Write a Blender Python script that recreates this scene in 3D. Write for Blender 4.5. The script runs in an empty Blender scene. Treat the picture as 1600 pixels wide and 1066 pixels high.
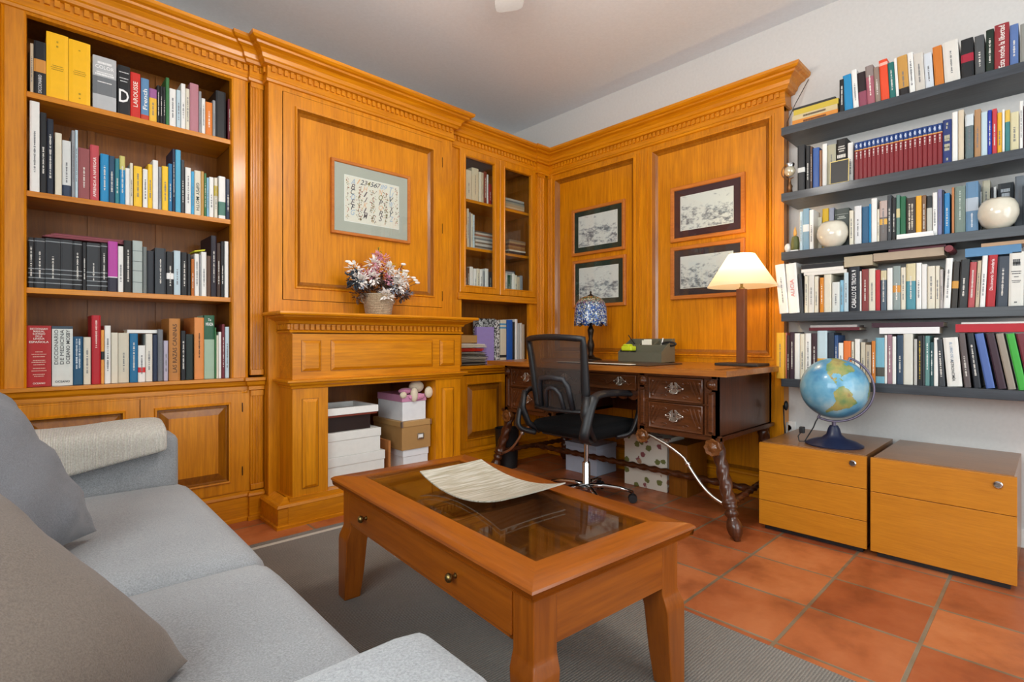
import bpy, math, random
from mathutils import Vector, Matrix
C = bpy.context.scene.collection
random.seed(7)
PI = math.pi
# ------------------------------------------------------------------ measuring helpers (photo direction -> point on a real plane)
FOC, CY, YAW, HC = 813.0, 530.0, math.radians(46.27), 1.0
ca, sa = math.cos(YAW), math.sin(YAW)
def ray(px, py):
    r = (px-800)/FOC; u = (CY-py)/FOC
    return ca+r*sa, sa-r*ca, u
def onX(px, py, X): a, b, u = ray(px, py); t = X/a; return t*b, HC+t*u
def onY(px, py, Y): a, b, u = ray(px, py); t = Y/b; return t*a, HC+t*u
def onZ(px, py, Z): a, b, u = ray(px, py); t = (Z-HC)/u; return t*a, t*b

# ------------------------------------------------------------------ mesh builder
class MB:
    def __init__(s): s.v = []; s.f = []; s.m = []
    def add(s, vs, fs, m=0, M=None):
        n = len(s.v)
        for p in vs:
            p = Vector(p)
            s.v.append(tuple(M @ p) if M is not None else tuple(p))
        for f in fs: s.f.append([i+n for i in f]); s.m.append(m)
        return s
    def box(s, x0, x1, y0, y1, z0, z1, m=0, M=None):
        return s.add([(x0,y0,z0),(x1,y0,z0),(x1,y1,z0),(x0,y1,z0),(x0,y0,z1),(x1,y0,z1),(x1,y1,z1),(x0,y1,z1)],
              [(0,3,2,1),(4,5,6,7),(0,1,5,4),(1,2,6,5),(2,3,7,6),(3,0,4,7)], m, M)
    def hexa(s, lo, hi, m=0, M=None):      # two quads of four points, ccw from above
        return s.add(list(lo)+list(hi), [(0,3,2,1),(4,5,6,7),(0,1,5,4),(1,2,6,5),(2,3,7,6),(3,0,4,7)], m, M)
    def prism(s, pts, fn, a0, a1, m=0, M=None):   # pts 2D closed, fn(p,q,a)->xyz
        n = len(pts); vs = [fn(p, q, a0) for p, q in pts]+[fn(p, q, a1) for p, q in pts]
        fs = [(i, (i+1) % n, (i+1) % n+n, i+n) for i in range(n)]+[tuple(range(n-1, -1, -1)), tuple(range(n, 2*n))]
        return s.add(vs, fs, m, M)
    def lathe(s, prof, c=(0,0,0), n=24, m=0, M=None, fn=None):
        vs = []; k = len(prof)
        for j, (r, z) in enumerate(prof):
            for i in range(n):
                a = 2*PI*i/n; rr = r*(fn(a, z) if fn else 1)
                vs.append((c[0]+rr*math.cos(a), c[1]+rr*math.sin(a), c[2]+z))
        fs = [(j*n+i, j*n+(i+1) % n, (j+1)*n+(i+1) % n, (j+1)*n+i) for j in range(k-1) for i in range(n)]
        if prof[0][0] > 1e-5: fs.append(tuple(range(n-1, -1, -1)))
        if prof[-1][0] > 1e-5: fs.append(tuple(range((k-1)*n, k*n)))
        return s.add(vs, fs, m, M)
    def tube(s, path, r, n=10, m=0, M=None, closed=False, tw=None, fl=1):
        P = [Vector(p) for p in path]; k = len(P); vs = []; up = None
        for i in range(k):
            t = (P[min(i+1, k-1)]-P[max(i-1, 0)]) if not closed else (P[(i+1) % k]-P[(i-1) % k])
            t.normalize()
            if up is None: up = Vector((0,0,1)) if abs(t.z) < .9 else Vector((1,0,0))
            a = t.cross(up); a.normalize(); b = a.cross(t); up = b
            ri = r[i] if isinstance(r, (list, tuple)) else r
            for j in range(n):
                w = 2*PI*j/n; q = ri*(tw(w, i/(k-1)) if tw else 1)
                vs.append(P[i]+a*math.cos(w)*q+b*math.sin(w)*q*fl)
        fs = [(i*n+j, i*n+(j+1) % n, ((i+1) % k)*n+(j+1) % n, ((i+1) % k)*n+j) for i in range(k if closed else k-1) for j in range(n)]
        if not closed: fs += [tuple(range(n-1, -1, -1)), tuple(range((k-1)*n, k*n))]
        return s.add(vs, fs, m, M)
    def ell(s, c, r, n=20, k=12, m=0, M=None):
        prof = [(math.sin(PI*j/k), -math.cos(PI*j/k)) for j in range(k+1)]
        vs = []; 
        for (a, z) in prof:
            for i in range(n):
                w = 2*PI*i/n; vs.append((c[0]+r[0]*a*math.cos(w), c[1]+r[1]*a*math.sin(w), c[2]+r[2]*z))
        fs = [(j*n+i, j*n+(i+1) % n, (j+1)*n+(i+1) % n, (j+1)*n+i) for j in range(k) for i in range(n)]
        return s.add(vs, fs, m, M)
    def sweep(s, path, prof, m=0, side=1):  # path: XY points; prof: (out, z) closed loop; mitred
        P = [Vector((x, y)) for x, y in path]; k = len(P); n = len(prof); vs = []
        for i in range(k):
            d0 = (P[i]-P[i-1]).normalized() if i > 0 else None
            d1 = (P[i+1]-P[i]).normalized() if i < k-1 else None
            n0 = Vector((d0.y, -d0.x))*side if d0 else None
            n1 = Vector((d1.y, -d1.x))*side if d1 else None
            if n0 is None: mi = n1
            elif n1 is None: mi = n0
            else:
                mi = n0+n1; mi = mi/mi.length; mi = mi/max(.2, mi.dot(n0))
            for o, z in prof: vs.append((P[i].x+mi.x*o, P[i].y+mi.y*o, z))
        fs = [(i*n+j, i*n+(j+1) % n, (i+1)*n+(j+1) % n, (i+1)*n+j) for i in range(k-1) for j in range(n)]
        fs += [tuple(range(n-1, -1, -1)), tuple(range((k-1)*n, k*n))]
        return s.add(vs, fs, m)
    def frame(s, F, u0, u1, v0, v1, prof, m=0, fill=None, m2=None):  # F=(fn(u,v,h)); prof: list of (inset, height); fill closes the middle
        vs = []
        for i, h in prof:
            vs += [F(u0+i, v0+i, h), F(u1-i, v0+i, h), F(u1-i, v1-i, h), F(u0+i, v1-i, h)]
        fs = [(4*j+k, 4*j+(k+1) % 4, 4*(j+1)+(k+1) % 4, 4*(j+1)+k) for j in range(len(prof)-1) for k in range(4)]
        if fill: j = 4*(len(prof)-1); fs.append((j, j+1, j+2, j+3))
        s.add(vs, fs, m)
        if m2:
            n0 = len(s.f)-len(fs)
            for j in m2[0]:
                for k in range(4): s.m[n0+4*j+k] = m2[1]
        return s
    def build(s, name, mats, parent=None, bevel=0, smooth=False, loc=None, rot=None, sub=0, seg=2):
        me = bpy.data.meshes.new(name); me.from_pydata(s.v, [], s.f)
        if not isinstance(mats, (list, tuple)): mats = [mats]
        for x in mats: me.materials.append(x)
        me.polygons.foreach_set('material_index', s.m); me.update()
        import bmesh
        bm = bmesh.new(); bm.from_mesh(me); bmesh.ops.recalc_face_normals(bm, faces=bm.faces); bm.to_mesh(me); bm.free()
        o = bpy.data.objects.new(name, me); C.objects.link(o)
        if parent is not None: o.parent = parent
        if loc is not None: o.location = loc
        if rot is not None: o.rotation_euler = rot
        if bevel:
            b = o.modifiers.new('bevel', 'BEVEL'); b.width = bevel; b.segments = seg; b.limit_method = 'ANGLE'; b.angle_limit = math.radians(40)
            me.shade_smooth() if hasattr(me, 'shade_smooth') else None
            o.modifiers.new('wn', 'WEIGHTED_NORMAL')
        if sub:
            q = o.modifiers.new('sub', 'SUBSURF'); q.levels = sub; q.render_levels = sub
        if smooth:
            me.polygons.foreach_set('use_smooth', [True]*len(me.polygons))
            if smooth != 'all': me.set_sharp_from_angle(angle=math.radians(38))
        me.update()
        return o
def thing(name, label, cat, loc=(0,0,0), rz=0, group=None):
    o = bpy.data.objects.new(name, None); C.objects.link(o); o.empty_display_size = .05
    o.location = loc; o.rotation_euler = (0, 0, rz); return tag(o, label, cat, group)
def tag(o, label, cat, group=None, kind=None):
    o['label'] = label; o['category'] = cat
    if group: o['group'] = group
    if kind: o['kind'] = kind
    return o
def struct(o): o['kind'] = 'structure'; return o

# ------------------------------------------------------------------ materials
def srgb(h):
    h = h.lstrip('#'); c = [int(h[i:i+2], 16)/255 for i in (0, 2, 4)]
    return tuple(x/12.92 if x < .04045 else ((x+.055)/1.055)**2.4 for x in c)+(1,)
def new(name):
    m = bpy.data.materials.new(name); m.use_nodes = True; nt = m.node_tree
    b = nt.nodes['Principled BSDF']; return m, nt, b
def N(nt, t, **k):
    n = nt.nodes.new(t)
    for a, v in k.items():
        if a in n.inputs: n.inputs[a].default_value = v
        else: setattr(n, a, v)
    return n
def ramp(nt, stops, interp='LINEAR'):
    n = nt.nodes.new('ShaderNodeValToRGB'); cr = n.color_ramp; cr.interpolation = interp
    while len(cr.elements) < len(stops): cr.elements.new(.5)
    for e, (p, c) in zip(cr.elements, stops): e.position = p; e.color = c
    return n
MC = {}
def plain(col, rough=.5, metal=0, coat=0, bump=0, bs=60, name=None, spec=.5, emit=0):
    key = (col, rough, metal, coat, bump, bs, emit)
    if key in MC: return MC[key]
    m, nt, b = new(name or 'paint_'+str(col).strip('#'))
    c = srgb(col) if isinstance(col, str) else col
    b.inputs['Base Color'].default_value = c; b.inputs['Roughness'].default_value = rough
    b.inputs['Metallic'].default_value = metal; b.inputs['Coat Weight'].default_value = coat; b.inputs['Coat Roughness'].default_value = .15
    b.inputs['Specular IOR Level'].default_value = spec
    tc = N(nt, 'ShaderNodeTexCoord'); no = N(nt, 'ShaderNodeTexNoise', Scale=float(bs), Detail=4.0)
    nt.links.new(tc.outputs['Object'], no.inputs['Vector'])
    mr = N(nt, 'ShaderNodeMapRange'); mr.inputs['To Min'].default_value = .93; mr.inputs['To Max'].default_value = 1.07
    nt.links.new(no.outputs['Fac'], mr.inputs['Value'])
    hs = N(nt, 'ShaderNodeHueSaturation'); hs.inputs['Color'].default_value = c
    nt.links.new(mr.outputs['Result'], hs.inputs['Value']); nt.links.new(hs.outputs['Color'], b.inputs['Base Color'])
    if bump:
        bp = N(nt, 'ShaderNodeBump', Strength=bump, Distance=.002); nt.links.new(no.outputs['Fac'], bp.inputs['Height']); nt.links.new(bp.outputs['Normal'], b.inputs['Normal'])
    MC[key] = m; return m
def wood(name, dark, light, axis='z', s=1.0, rough=.34, coat=.16, knots=False, contrast=1.0):
    m, nt, b = new(name); L = nt.links.new
    tc = N(nt, 'ShaderNodeTexCoord'); mp = N(nt, 'ShaderNodeMapping')
    sc = {'x': (1.1, 9, 9), 'y': (9, 1.1, 9), 'z': (9, 9, 1.1)}[axis]
    mp.inputs['Scale'].default_value = tuple(q*s for q in sc)
    L(tc.outputs['Object'], mp.inputs['Vector'])
    n1 = N(nt, 'ShaderNodeTexNoise', Scale=1.0, Detail=5.0, Roughness=.6, Distortion=1.3)
    L(mp.outputs['Vector'], n1.inputs['Vector'])
    mp2 = N(nt, 'ShaderNodeMapping'); mp2.inputs['Scale'].default_value = tuple(q*s*(9 if q > 2 else 4) for q in sc)
    L(tc.outputs['Object'], mp2.inputs['Vector'])
    n2 = N(nt, 'ShaderNodeTexNoise', Scale=1.0, Detail=3.0, Roughness=.7)
    L(mp2.outputs['Vector'], n2.inputs['Vector'])
    mx = N(nt, 'ShaderNodeMix'); mx.inputs[0].default_value = .55
    L(n1.outputs['Fac'], mx.inputs[2]); L(n2.outputs['Fac'], mx.inputs[3])
    cr = ramp(nt, [(.5-.18/contrast, srgb(dark)), (.5+.16/contrast, srgb(light))])
    L(mx.outputs[0], cr.inputs[0]); col = cr.outputs[0]
    if knots:
        vo = N(nt, 'ShaderNodeTexVoronoi', Scale=3.2); mp3 = N(nt, 'ShaderNodeMapping')
        mp3.inputs['Scale'].default_value = {'x': (.7, 1.6, 1.6), 'y': (1.6, .7, 1.6), 'z': (1.6, 1.6, .7)}[axis]
        L(tc.outputs['Object'], mp3.inputs['Vector']); L(mp3.outputs['Vector'], vo.inputs['Vector'])
        k = ramp(nt, [(.045, (1,1,1,1)), (.085, (0,0,0,1))]); L(vo.outputs['Distance'], k.inputs[0])
        mk = N(nt, 'ShaderNodeMix', data_type='RGBA'); L(k.outputs[0], mk.inputs[0]); L(col, mk.inputs[6])
        d = srgb(dark); mk.inputs[7].default_value = (d[0]*.3, d[1]*.3, d[2]*.4, 1); col = mk.outputs[2]
    L(col, b.inputs['Base Color']); b.inputs['Specular IOR Level'].default_value = .38
    b.inputs['Roughness'].default_value = rough; b.inputs['Coat Weight'].default_value = coat; b.inputs['Coat Roughness'].default_value = .12
    bp = N(nt, 'ShaderNodeBump', Strength=.12, Distance=.002); L(n2.outputs['Fac'], bp.inputs['Height']); L(bp.outputs['Normal'], b.inputs['Normal'])
    return m
HD, HL = '#AC6202', '#DE8E0A'
W = {a: wood('honey_oak_'+a, HD, HL, a, contrast=.95) for a in 'xyz'}
WI = wood('shaded_inside_wood', '#6A3804', '#92560C', 'z', rough=.5, coat=.1)  # darker copy of the honey oak, recess shade put into its colour
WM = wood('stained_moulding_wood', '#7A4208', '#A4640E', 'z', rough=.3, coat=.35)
WG = plain('#7E3E06', .55, name='wood_groove_stain')
P = {a: wood('varnished_pine_'+a, '#783A0A', '#9E5410', a, s=.8, rough=.32, coat=.28, knots=True) for a in 'xyz'}
OAT = wood('cabinet_top_veneer', '#7E5430', '#98683C', 'y', s=2, rough=.3, coat=.3)
OAK = {a: wood('cabinet_veneer_'+a, '#B06C12', '#C8821E', a, s=2, rough=.38, coat=.25) for a in 'xyz'}
FD = wood('carved_walnut', '#361A0A', '#66381A', 'y', s=1.6, rough=.34, coat=.3)
D = {a: wood('dark_walnut_'+a, '#2E150A', '#5A2E14', a, s=1.2, rough=.33, coat=.35) for a in 'xyz'}
DT = wood('desk_top_walnut', '#8A4A18', '#B4712C', 'y', rough=.3, coat=.4)
WF = {a: wood('frame_wood_'+a, '#A85A1C', '#C87A30', a, s=2, rough=.35, coat=.3) for a in 'xyz'}
def glass(name, tint=(1,1,1,1), op=0.0, k=1.0):
    m, nt, b = new(name); nt.nodes.remove(b); L = nt.links.new; out = nt.nodes['Material Output']
    tr = N(nt, 'ShaderNodeBsdfTransparent'); tr.inputs[0].default_value = tint
    gl = N(nt, 'ShaderNodeBsdfGlossy'); gl.inputs['Roughness'].default_value = .01
    lw = N(nt, 'ShaderNodeLayerWeight', Blend=.5); pw = N(nt, 'ShaderNodeMath', operation='POWER'); pw.inputs[1].default_value = 5; L(lw.outputs['Facing'], pw.inputs[0])
    mt = N(nt, 'ShaderNodeMath', operation='MULTIPLY_ADD'); mt.inputs[1].default_value = .6*k; mt.inputs[2].default_value = .03*k; L(pw.outputs[0], mt.inputs[0]); mx = N(nt, 'ShaderNodeMixShader'); L(mt.outputs[0], mx.inputs[0]); L(tr.outputs[0], mx.inputs[1]); L(gl.outputs[0], mx.inputs[2])
    L(mx.outputs[0], out.inputs[0]); return m
GL = glass('clear_glass', (.96, .98, .97, 1)); GLT = glass('table_glass', (.93, .96, .94, 1), k=1.2)
def fabric(name, c1, c2, sc=260, bump=.5, axis=None, rough=.95, sheen=.25):
    m, nt, b = new(name); L = nt.links.new; tc = N(nt, 'ShaderNodeTexCoord')
    n1 = N(nt, 'ShaderNodeTexNoise', Scale=float(sc), Detail=4.0, Roughness=.7); L(tc.outputs['Object'], n1.inputs['Vector'])
    n2 = N(nt, 'ShaderNodeTexNoise', Scale=3.0, Detail=3.0); L(tc.outputs['Object'], n2.inputs['Vector'])
    mx = N(nt, 'ShaderNodeMix'); mx.inputs[0].default_value = .25; L(n1.outputs['Fac'], mx.inputs[2]); L(n2.outputs['Fac'], mx.inputs[3])
    cr = ramp(nt, [(.36, srgb(c1)), (.62, srgb(c2))]); L(mx.outputs[0], cr.inputs[0]); L(cr.outputs[0], b.inputs['Base Color'])
    b.inputs['Roughness'].default_value = rough; b.inputs['Sheen Weight'].default_value = sheen; b.inputs['Specular IOR Level'].default_value = .2
    h = n1.outputs['Fac']
    if axis:
        wv = N(nt, 'ShaderNodeTexWave', Scale=float(axis[1]), Distortion=1.2); wv.bands_direction = axis[0]; wv.inputs['Detail'].default_value = 3
        wv.inputs['Detail Scale'].default_value = 3.0
        L(tc.outputs['Object'], wv.inputs['Vector']); h = wv.outputs['Fac']
        mc = N(nt, 'ShaderNodeMix', data_type='RGBA', blend_type='MULTIPLY'); mc.inputs[0].default_value = axis[2]
        L(cr.outputs[0], mc.inputs[6]); L(wv.outputs['Color'], mc.inputs[7]); L(mc.outputs[2], b.inputs['Base Color'])
    bp = N(nt, 'ShaderNodeBump', Strength=bump, Distance=.002); L(h, bp.inputs['Height']); L(bp.outputs['Normal'], b.inputs['Normal'])
    return m
CHROME = plain('#C8C8C8', .15, 1, name='chrome'); BRASS = plain('#8A7648', .35, 1, name='aged_brass'); IRON = plain('#DAD6CE', .3, 1, name='polished_iron')
SILVER = plain('#CFCCC4', .3, 1, name='silver_fitting')
BLK = plain('#17171A', .45, name='black_plastic'); BLKF = fabric('black_seat_fabric', '#070708', '#101012', sheen=0); BRONZE = plain('#2A2018', .35, .7, name='dark_bronze')
WHITE = plain('#EDEBE6', .5, name='white_card'); PAPER = plain('#E9E3D2', .85, bump=.3, bs=400, name='paper_pages')

# ------------------------------------------------------------------ text
DG = None
def text_mesh(txt, size=.02, bold=.0, ext=.0004, align='CENTER', shear=0):
    cu = bpy.data.curves.new('t', 'FONT'); cu.body = txt; cu.size = size; cu.extrude = ext; cu.offset = bold*size; cu.shear = shear
    cu.align_x = align; cu.align_y = 'CENTER'; cu.resolution_u = 2
    o = bpy.data.objects.new('t', cu); C.objects.link(o)
    me = bpy.data.meshes.new_from_object(o.evaluated_get(bpy.context.evaluated_depsgraph_get()))
    bpy.data.objects.remove(o); bpy.data.curves.remove(cu)
    return me
def put_text(txt, name, mat, parent, loc, rot, fit=None, size=.02, bold=.0, scx=None, shear=0):
    me = text_mesh(txt, size, bold, shear=shear); me.materials.clear(); me.materials.append(mat)
    xs = [v.co.x for v in me.vertices]; ys = [v.co.y for v in me.vertices]
    if not xs: return None
    w, h = max(xs)-min(xs), max(ys)-min(ys); cx, cy = (max(xs)+min(xs))/2, (max(ys)+min(ys))/2
    kx = ky = 1
    if fit: kx, ky = fit[0]/w, fit[1]/h
    for v in me.vertices: v.co.x = (v.co.x-cx)*kx; v.co.y = (v.co.y-cy)*ky
    me.name = name; o = bpy.data.objects.new(name, me); C.objects.link(o)
    o.parent = parent; o.location = loc; o.rotation_euler = rot
    return o
# ================================================================== ROOM SHELL
def wbuild(mb, name, mats, parent=None, **k):
    o = mb.build(name, mats, parent, **k)
    if parent is not None: o.location = -Vector(parent.location)
    return o
XW, YA, ZC = 3.50, 3.66, 2.992
XL, YR = -0.95, -1.75
wallm = plain('#D2CFCC', .9, bump=.04, bs=60, name='white_wall_paint'); ceilm = plain('#DEE2E6', .92, name='ceiling_paint')
def tile_mat():
    m, nt, b = new('terracotta_tiles'); L = nt.links.new
    tc = N(nt, 'ShaderNodeTexCoord'); mp = N(nt, 'ShaderNodeMapping'); mp.inputs['Location'].default_value = (.333*9-2.812+.003, .333*9-.311+.003, 0)
    L(tc.outputs['Object'], mp.inputs['Vector'])
    br = N(nt, 'ShaderNodeTexBrick'); br.offset = 0; br.squash = 1
    for a, v in (('Scale', 1), ('Mortar Size', .0065), ('Mortar Smooth', .15), ('Bias', 0), ('Brick Width', .333), ('Row Height', .333)): br.inputs[a].default_value = v
    br.inputs['Color1'].default_value = srgb('#964824'); br.inputs['Color2'].default_value = srgb('#B86A3C'); br.inputs['Mortar'].default_value = srgb('#7C6A54')
    L(mp.outputs['Vector'], br.inputs['Vector'])
    n1 = N(nt, 'ShaderNodeTexNoise', Scale=4.5, Detail=5.0, Roughness=.6); L(tc.outputs['Object'], n1.inputs['Vector'])
    cr = ramp(nt, [(.33, (.66,.58,.52,1)), (.5, (1,.98,.94,1)), (.68, (1.15,1.3,1.45,1))]); L(n1.outputs['Fac'], cr.inputs[0])
    mx = N(nt, 'ShaderNodeMix', data_type='RGBA', blend_type='MULTIPLY'); mx.inputs[0].default_value = .95
    L(br.outputs['Color'], mx.inputs[6]); L(cr.outputs[0], mx.inputs[7]); L(mx.outputs[2], b.inputs['Base Color'])
    n2 = N(nt, 'ShaderNodeTexNoise', Scale=25.0, Detail=4.0); L(tc.outputs['Object'], n2.inputs['Vector'])
    mr = N(nt, 'ShaderNodeMapRange'); mr.inputs['To Min'].default_value = .25; mr.inputs['To Max'].default_value = .55; L(n2.outputs['Fac'], mr.inputs['Value']); L(mr.outputs[0], b.inputs['Roughness'])
    inv = N(nt, 'ShaderNodeMath', operation='SUBTRACT'); inv.inputs[0].default_value = 1; L(br.outputs['Fac'], inv.inputs[1])
    ad = N(nt, 'ShaderNodeMath', operation='MULTIPLY_ADD'); ad.inputs[1].default_value = .25; L(n2.outputs['Fac'], ad.inputs[0]); L(inv.outputs[0], ad.inputs[2])
    bp = N(nt, 'ShaderNodeBump', Strength=.5, Distance=.004); L(ad.outputs[0], bp.inputs['Height']); L(bp.outputs['Normal'], b.inputs['Normal'])
    return m
struct(MB().box(XL-.1, XW+.1, YR-.1, YA+.1, -.1, 0).build('floor', tile_mat()))
struct(MB().box(XL-.1, XW+.1, YR-.1, YA+.1, ZC, ZC+.1).build('ceiling', ceilm))
struct(MB().box(XL-.1, XW+.1, YA, YA+.1, 0, ZC).build('wall_back', wallm))
struct(MB().box(XW, XW+.1, YR-.1, YA, 0, ZC).build('wall_right', wallm))
ly0, ly1, lz0, lz1 = -1.0, 1.3, .95, 2.35
struct(MB().box(XL-.1, XL, YR-.1, ly0, 0, ZC).box(XL-.1, XL, ly1, YA, 0, ZC).box(XL-.1, XL, ly0, ly1, 0, lz0).box(XL-.1, XL, ly0, ly1, lz1, ZC).build('wall_left', wallm))
lw_ = MB()
for a, b_ in ((ly0, ly0+.07), ((ly0+ly1)/2-.04, (ly0+ly1)/2+.04), (ly1-.07, ly1)): lw_.box(XL-.08, XL-.02, a, b_, lz0, lz1)
for a, b_ in ((lz0, lz0+.07), (lz1-.07, lz1)): lw_.box(XL-.08, XL-.02, ly0, ly1, a, b_)
lwo = struct(lw_.build('window_2', WHITE, bevel=.004)); MB().box(XL-.055, XL-.05, ly0+.07, ly1-.07, lz0+.07, lz1-.07).build('pane', GL, lwo)
wf = MB(); wx0, wx1, wz0, wz1 = .5, 2.7, .25, 2.45
wf.box(XL, wx0, YR-.1, YR, 0, ZC).box(wx1, XW, YR-.1, YR, 0, ZC).box(wx0, wx1, YR-.1, YR, 0, wz0).box(wx0, wx1, YR-.1, YR, wz1, ZC)
struct(wf.build('wall_front', wallm))
win = MB()
for a, b_ in ((wx0, wx0+.07), ((wx0+wx1)/2-.05, (wx0+wx1)/2+.05), (wx1-.07, wx1)): win.box(a, b_, YR-.08, YR-.02, wz0, wz1)
for a, b_ in ((wz0, wz0+.07), (wz1-.07, wz1)): win.box(wx0, wx1, YR-.08, YR-.02, a, b_)
wo = struct(win.build('window_1', WHITE, bevel=.004))
MB().box(wx0+.07, wx1-.07, YR-.055, YR-.05, wz0+.07, wz1-.07).build('pane', GL, wo)
bb = MB()
struct(MB().box(XL, XL+.015, YR, 2.9, 0, .09).build('baseboard_left', WHITE, bevel=.003))
struct(MB().box(XW-.015, XW, YR, 1.12, 0, .09).build('baseboard_right', WHITE, bevel=.003))

# ================================================================== JOINERY on the back wall
def FA(Y): return lambda u, v, h: (u, Y-h, v)
def FB(X): return lambda u, v, h: (X-h, -u, v)
CORN = [(0,2.425),(.012,2.428),(.016,2.440),(.010,2.448),(.008,2.478),(.008,2.512),(.030,2.516),(.036,2.530),(.045,2.536),(.050,2.556),(.066,2.574),(.088,2.582),(.092,2.592),(.108,2.596),(.118,2.606),(.120,2.622),(0,2.622)]
def dentils(mb, p0, p1, out, z0, z1, pitch=.034, w=.019, d=.016):   # blocks along a segment, out = normal offset of the back face
    a, b_ = Vector(p0), Vector(p1); L_ = (b_-a).length; t = (b_-a)/L_; n = Vector((t.y, -t.x)); k = int(L_/pitch); off = (L_-k*pitch)/2
    for i in range(k):
        s0 = off+i*pitch+(pitch-w)/2; q = [a+t*s0+n*out, a+t*(s0+w)+n*out, a+t*(s0+w)+n*(out+d), a+t*s0+n*(out+d)]
        mb.hexa([(v.x, v.y, z0) for v in q][::-1], [(v.x, v.y, z1) for v in q][::-1])
def flutes(mb, F, u0, u1, v0, v1, n=4, h=.007):
    w = u1-u0; e = w*.12; p = (w-2*e)/(2*n-1)
    mb.frame(F, u0, u1, v0, v1, [(0, -.02), (0, 0), (.0015, .001)], fill=True)
    mb.frame(F, u0, u1, v0, v0+.03, [(0, 0), (0, h), (.002, h+.001)], fill=True)
    mb.frame(F, u0, u1, v1-.03, v1, [(0, 0), (0, h), (.002, h+.001)], fill=True)
    for i in range(n):
        a = u0+e+2*i*p; mb.frame(F, a, a+p, v0+.03, v1-.03, [(0, 0), (.0005, h*.7), (p*.28, h)], fill=True)
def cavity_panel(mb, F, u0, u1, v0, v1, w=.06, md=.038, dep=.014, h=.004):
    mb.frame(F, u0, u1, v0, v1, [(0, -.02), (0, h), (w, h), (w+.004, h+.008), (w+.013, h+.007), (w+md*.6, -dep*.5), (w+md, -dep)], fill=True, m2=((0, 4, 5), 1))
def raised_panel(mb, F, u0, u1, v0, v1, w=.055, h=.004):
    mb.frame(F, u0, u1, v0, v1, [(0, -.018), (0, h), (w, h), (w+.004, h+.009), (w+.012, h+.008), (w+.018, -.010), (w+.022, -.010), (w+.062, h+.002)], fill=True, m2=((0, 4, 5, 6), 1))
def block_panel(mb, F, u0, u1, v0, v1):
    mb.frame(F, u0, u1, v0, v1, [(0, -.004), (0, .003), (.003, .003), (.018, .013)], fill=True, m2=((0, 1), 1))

# ---------------- built-in bookcase
BY = 3.10
bk = thing('built_in_bookcase', 'honey oak built-in bookcase with four book rows and panelled cupboards beneath', 'bookcase', (.40, BY, 0))
F = FA(BY)
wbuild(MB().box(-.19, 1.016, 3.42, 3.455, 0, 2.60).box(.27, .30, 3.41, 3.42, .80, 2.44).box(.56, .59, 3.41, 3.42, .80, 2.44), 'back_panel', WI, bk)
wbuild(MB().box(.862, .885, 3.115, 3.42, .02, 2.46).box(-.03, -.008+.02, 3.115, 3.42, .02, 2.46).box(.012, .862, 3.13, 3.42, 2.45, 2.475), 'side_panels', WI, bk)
mb = MB(); mb.frame(F, -.045, .938, .70, 2.50, [(0, -.015), (0, .0), (.005, .005), (.010, 0), (.015, .004), (.075, .004), (.083, -.002), (.086, -.03)])
mb.box(-.045, 1.016, 3.105, 3.13, 2.44, 2.60)
wbuild(mb, 'face_frame', W['z'], bk)
for z in (2.088, 1.652, 1.227):
    wbuild(MB().box(.012, .861, 3.114, 3.42, z-.025, z), 'shelf', W['x'], bk, bevel=.002)
wbuild(MB().box(-.19, 1.016, 3.105, 3.42, .735, .787).sweep([(-.19, 3.105), (.946, 3.105), (.946, 3.085), (1.0155, 3.085)], [(0, .715), (.012, .72), (.012, .738), (.022, .748), (.026, .766), (.036, .772), (.036, .788), (0, .788)]), 'ledge', W['x'], bk)
for u0, u1, rt in ((-.03, .443, False), (.446, .905, True)):
    mb = MB(); raised_panel(mb, F, u0, u1, .165, .712)
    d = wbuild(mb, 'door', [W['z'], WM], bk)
    if rt:
        for z in (.25, .60):
            h = MB().box(.905, .909, 3.092, 3.10, z, z+.05).build('hinge', BRONZE, d)
mb = MB().box(-.19, 1.016, 3.102, 3.42, .0, .165).sweep([(-.19, 3.10), (.946, 3.10), (.946, 3.082), (1.016, 3.082)], [(0, 0), (.018, 0), (.018, .018), (.010, .022), (.010, .13), (.016, .135), (.014, .148), (.0, .158)])
wbuild(mb, 'baseboard', W['x'], bk)
mb = MB(); mb.box(.905, .946, 3.098, 3.12, .16, .72); wbuild(mb, 'cupboard_stile', W['z'], bk)
for u0, u1 in ((-.14, -.05), (.946, 1.014)):
    mb = MB(); G = FA(3.087)
    flutes(mb, G, u0, u1, .80, 2.43); flutes(mb, G, u0, u1, .165, .715)
    wbuild(mb, 'fluted_pilaster', W['z'], bk)
mb = MB().sweep([(-.19, 3.10), (.946, 3.10), (.946, 3.08), (1.016, 3.08)], CORN)
wbuild(mb, 'cornice', W['x'], bk)
for a_, b_ in (((-.19, 3.10), (.944, 3.10)), ((.947, 3.08), (1.016, 3.08))): mb = MB(); dentils(mb, a_, b_, .004, 2.482, 2.512); wbuild(mb, 'dentil_band', W['x'], bk)

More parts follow.
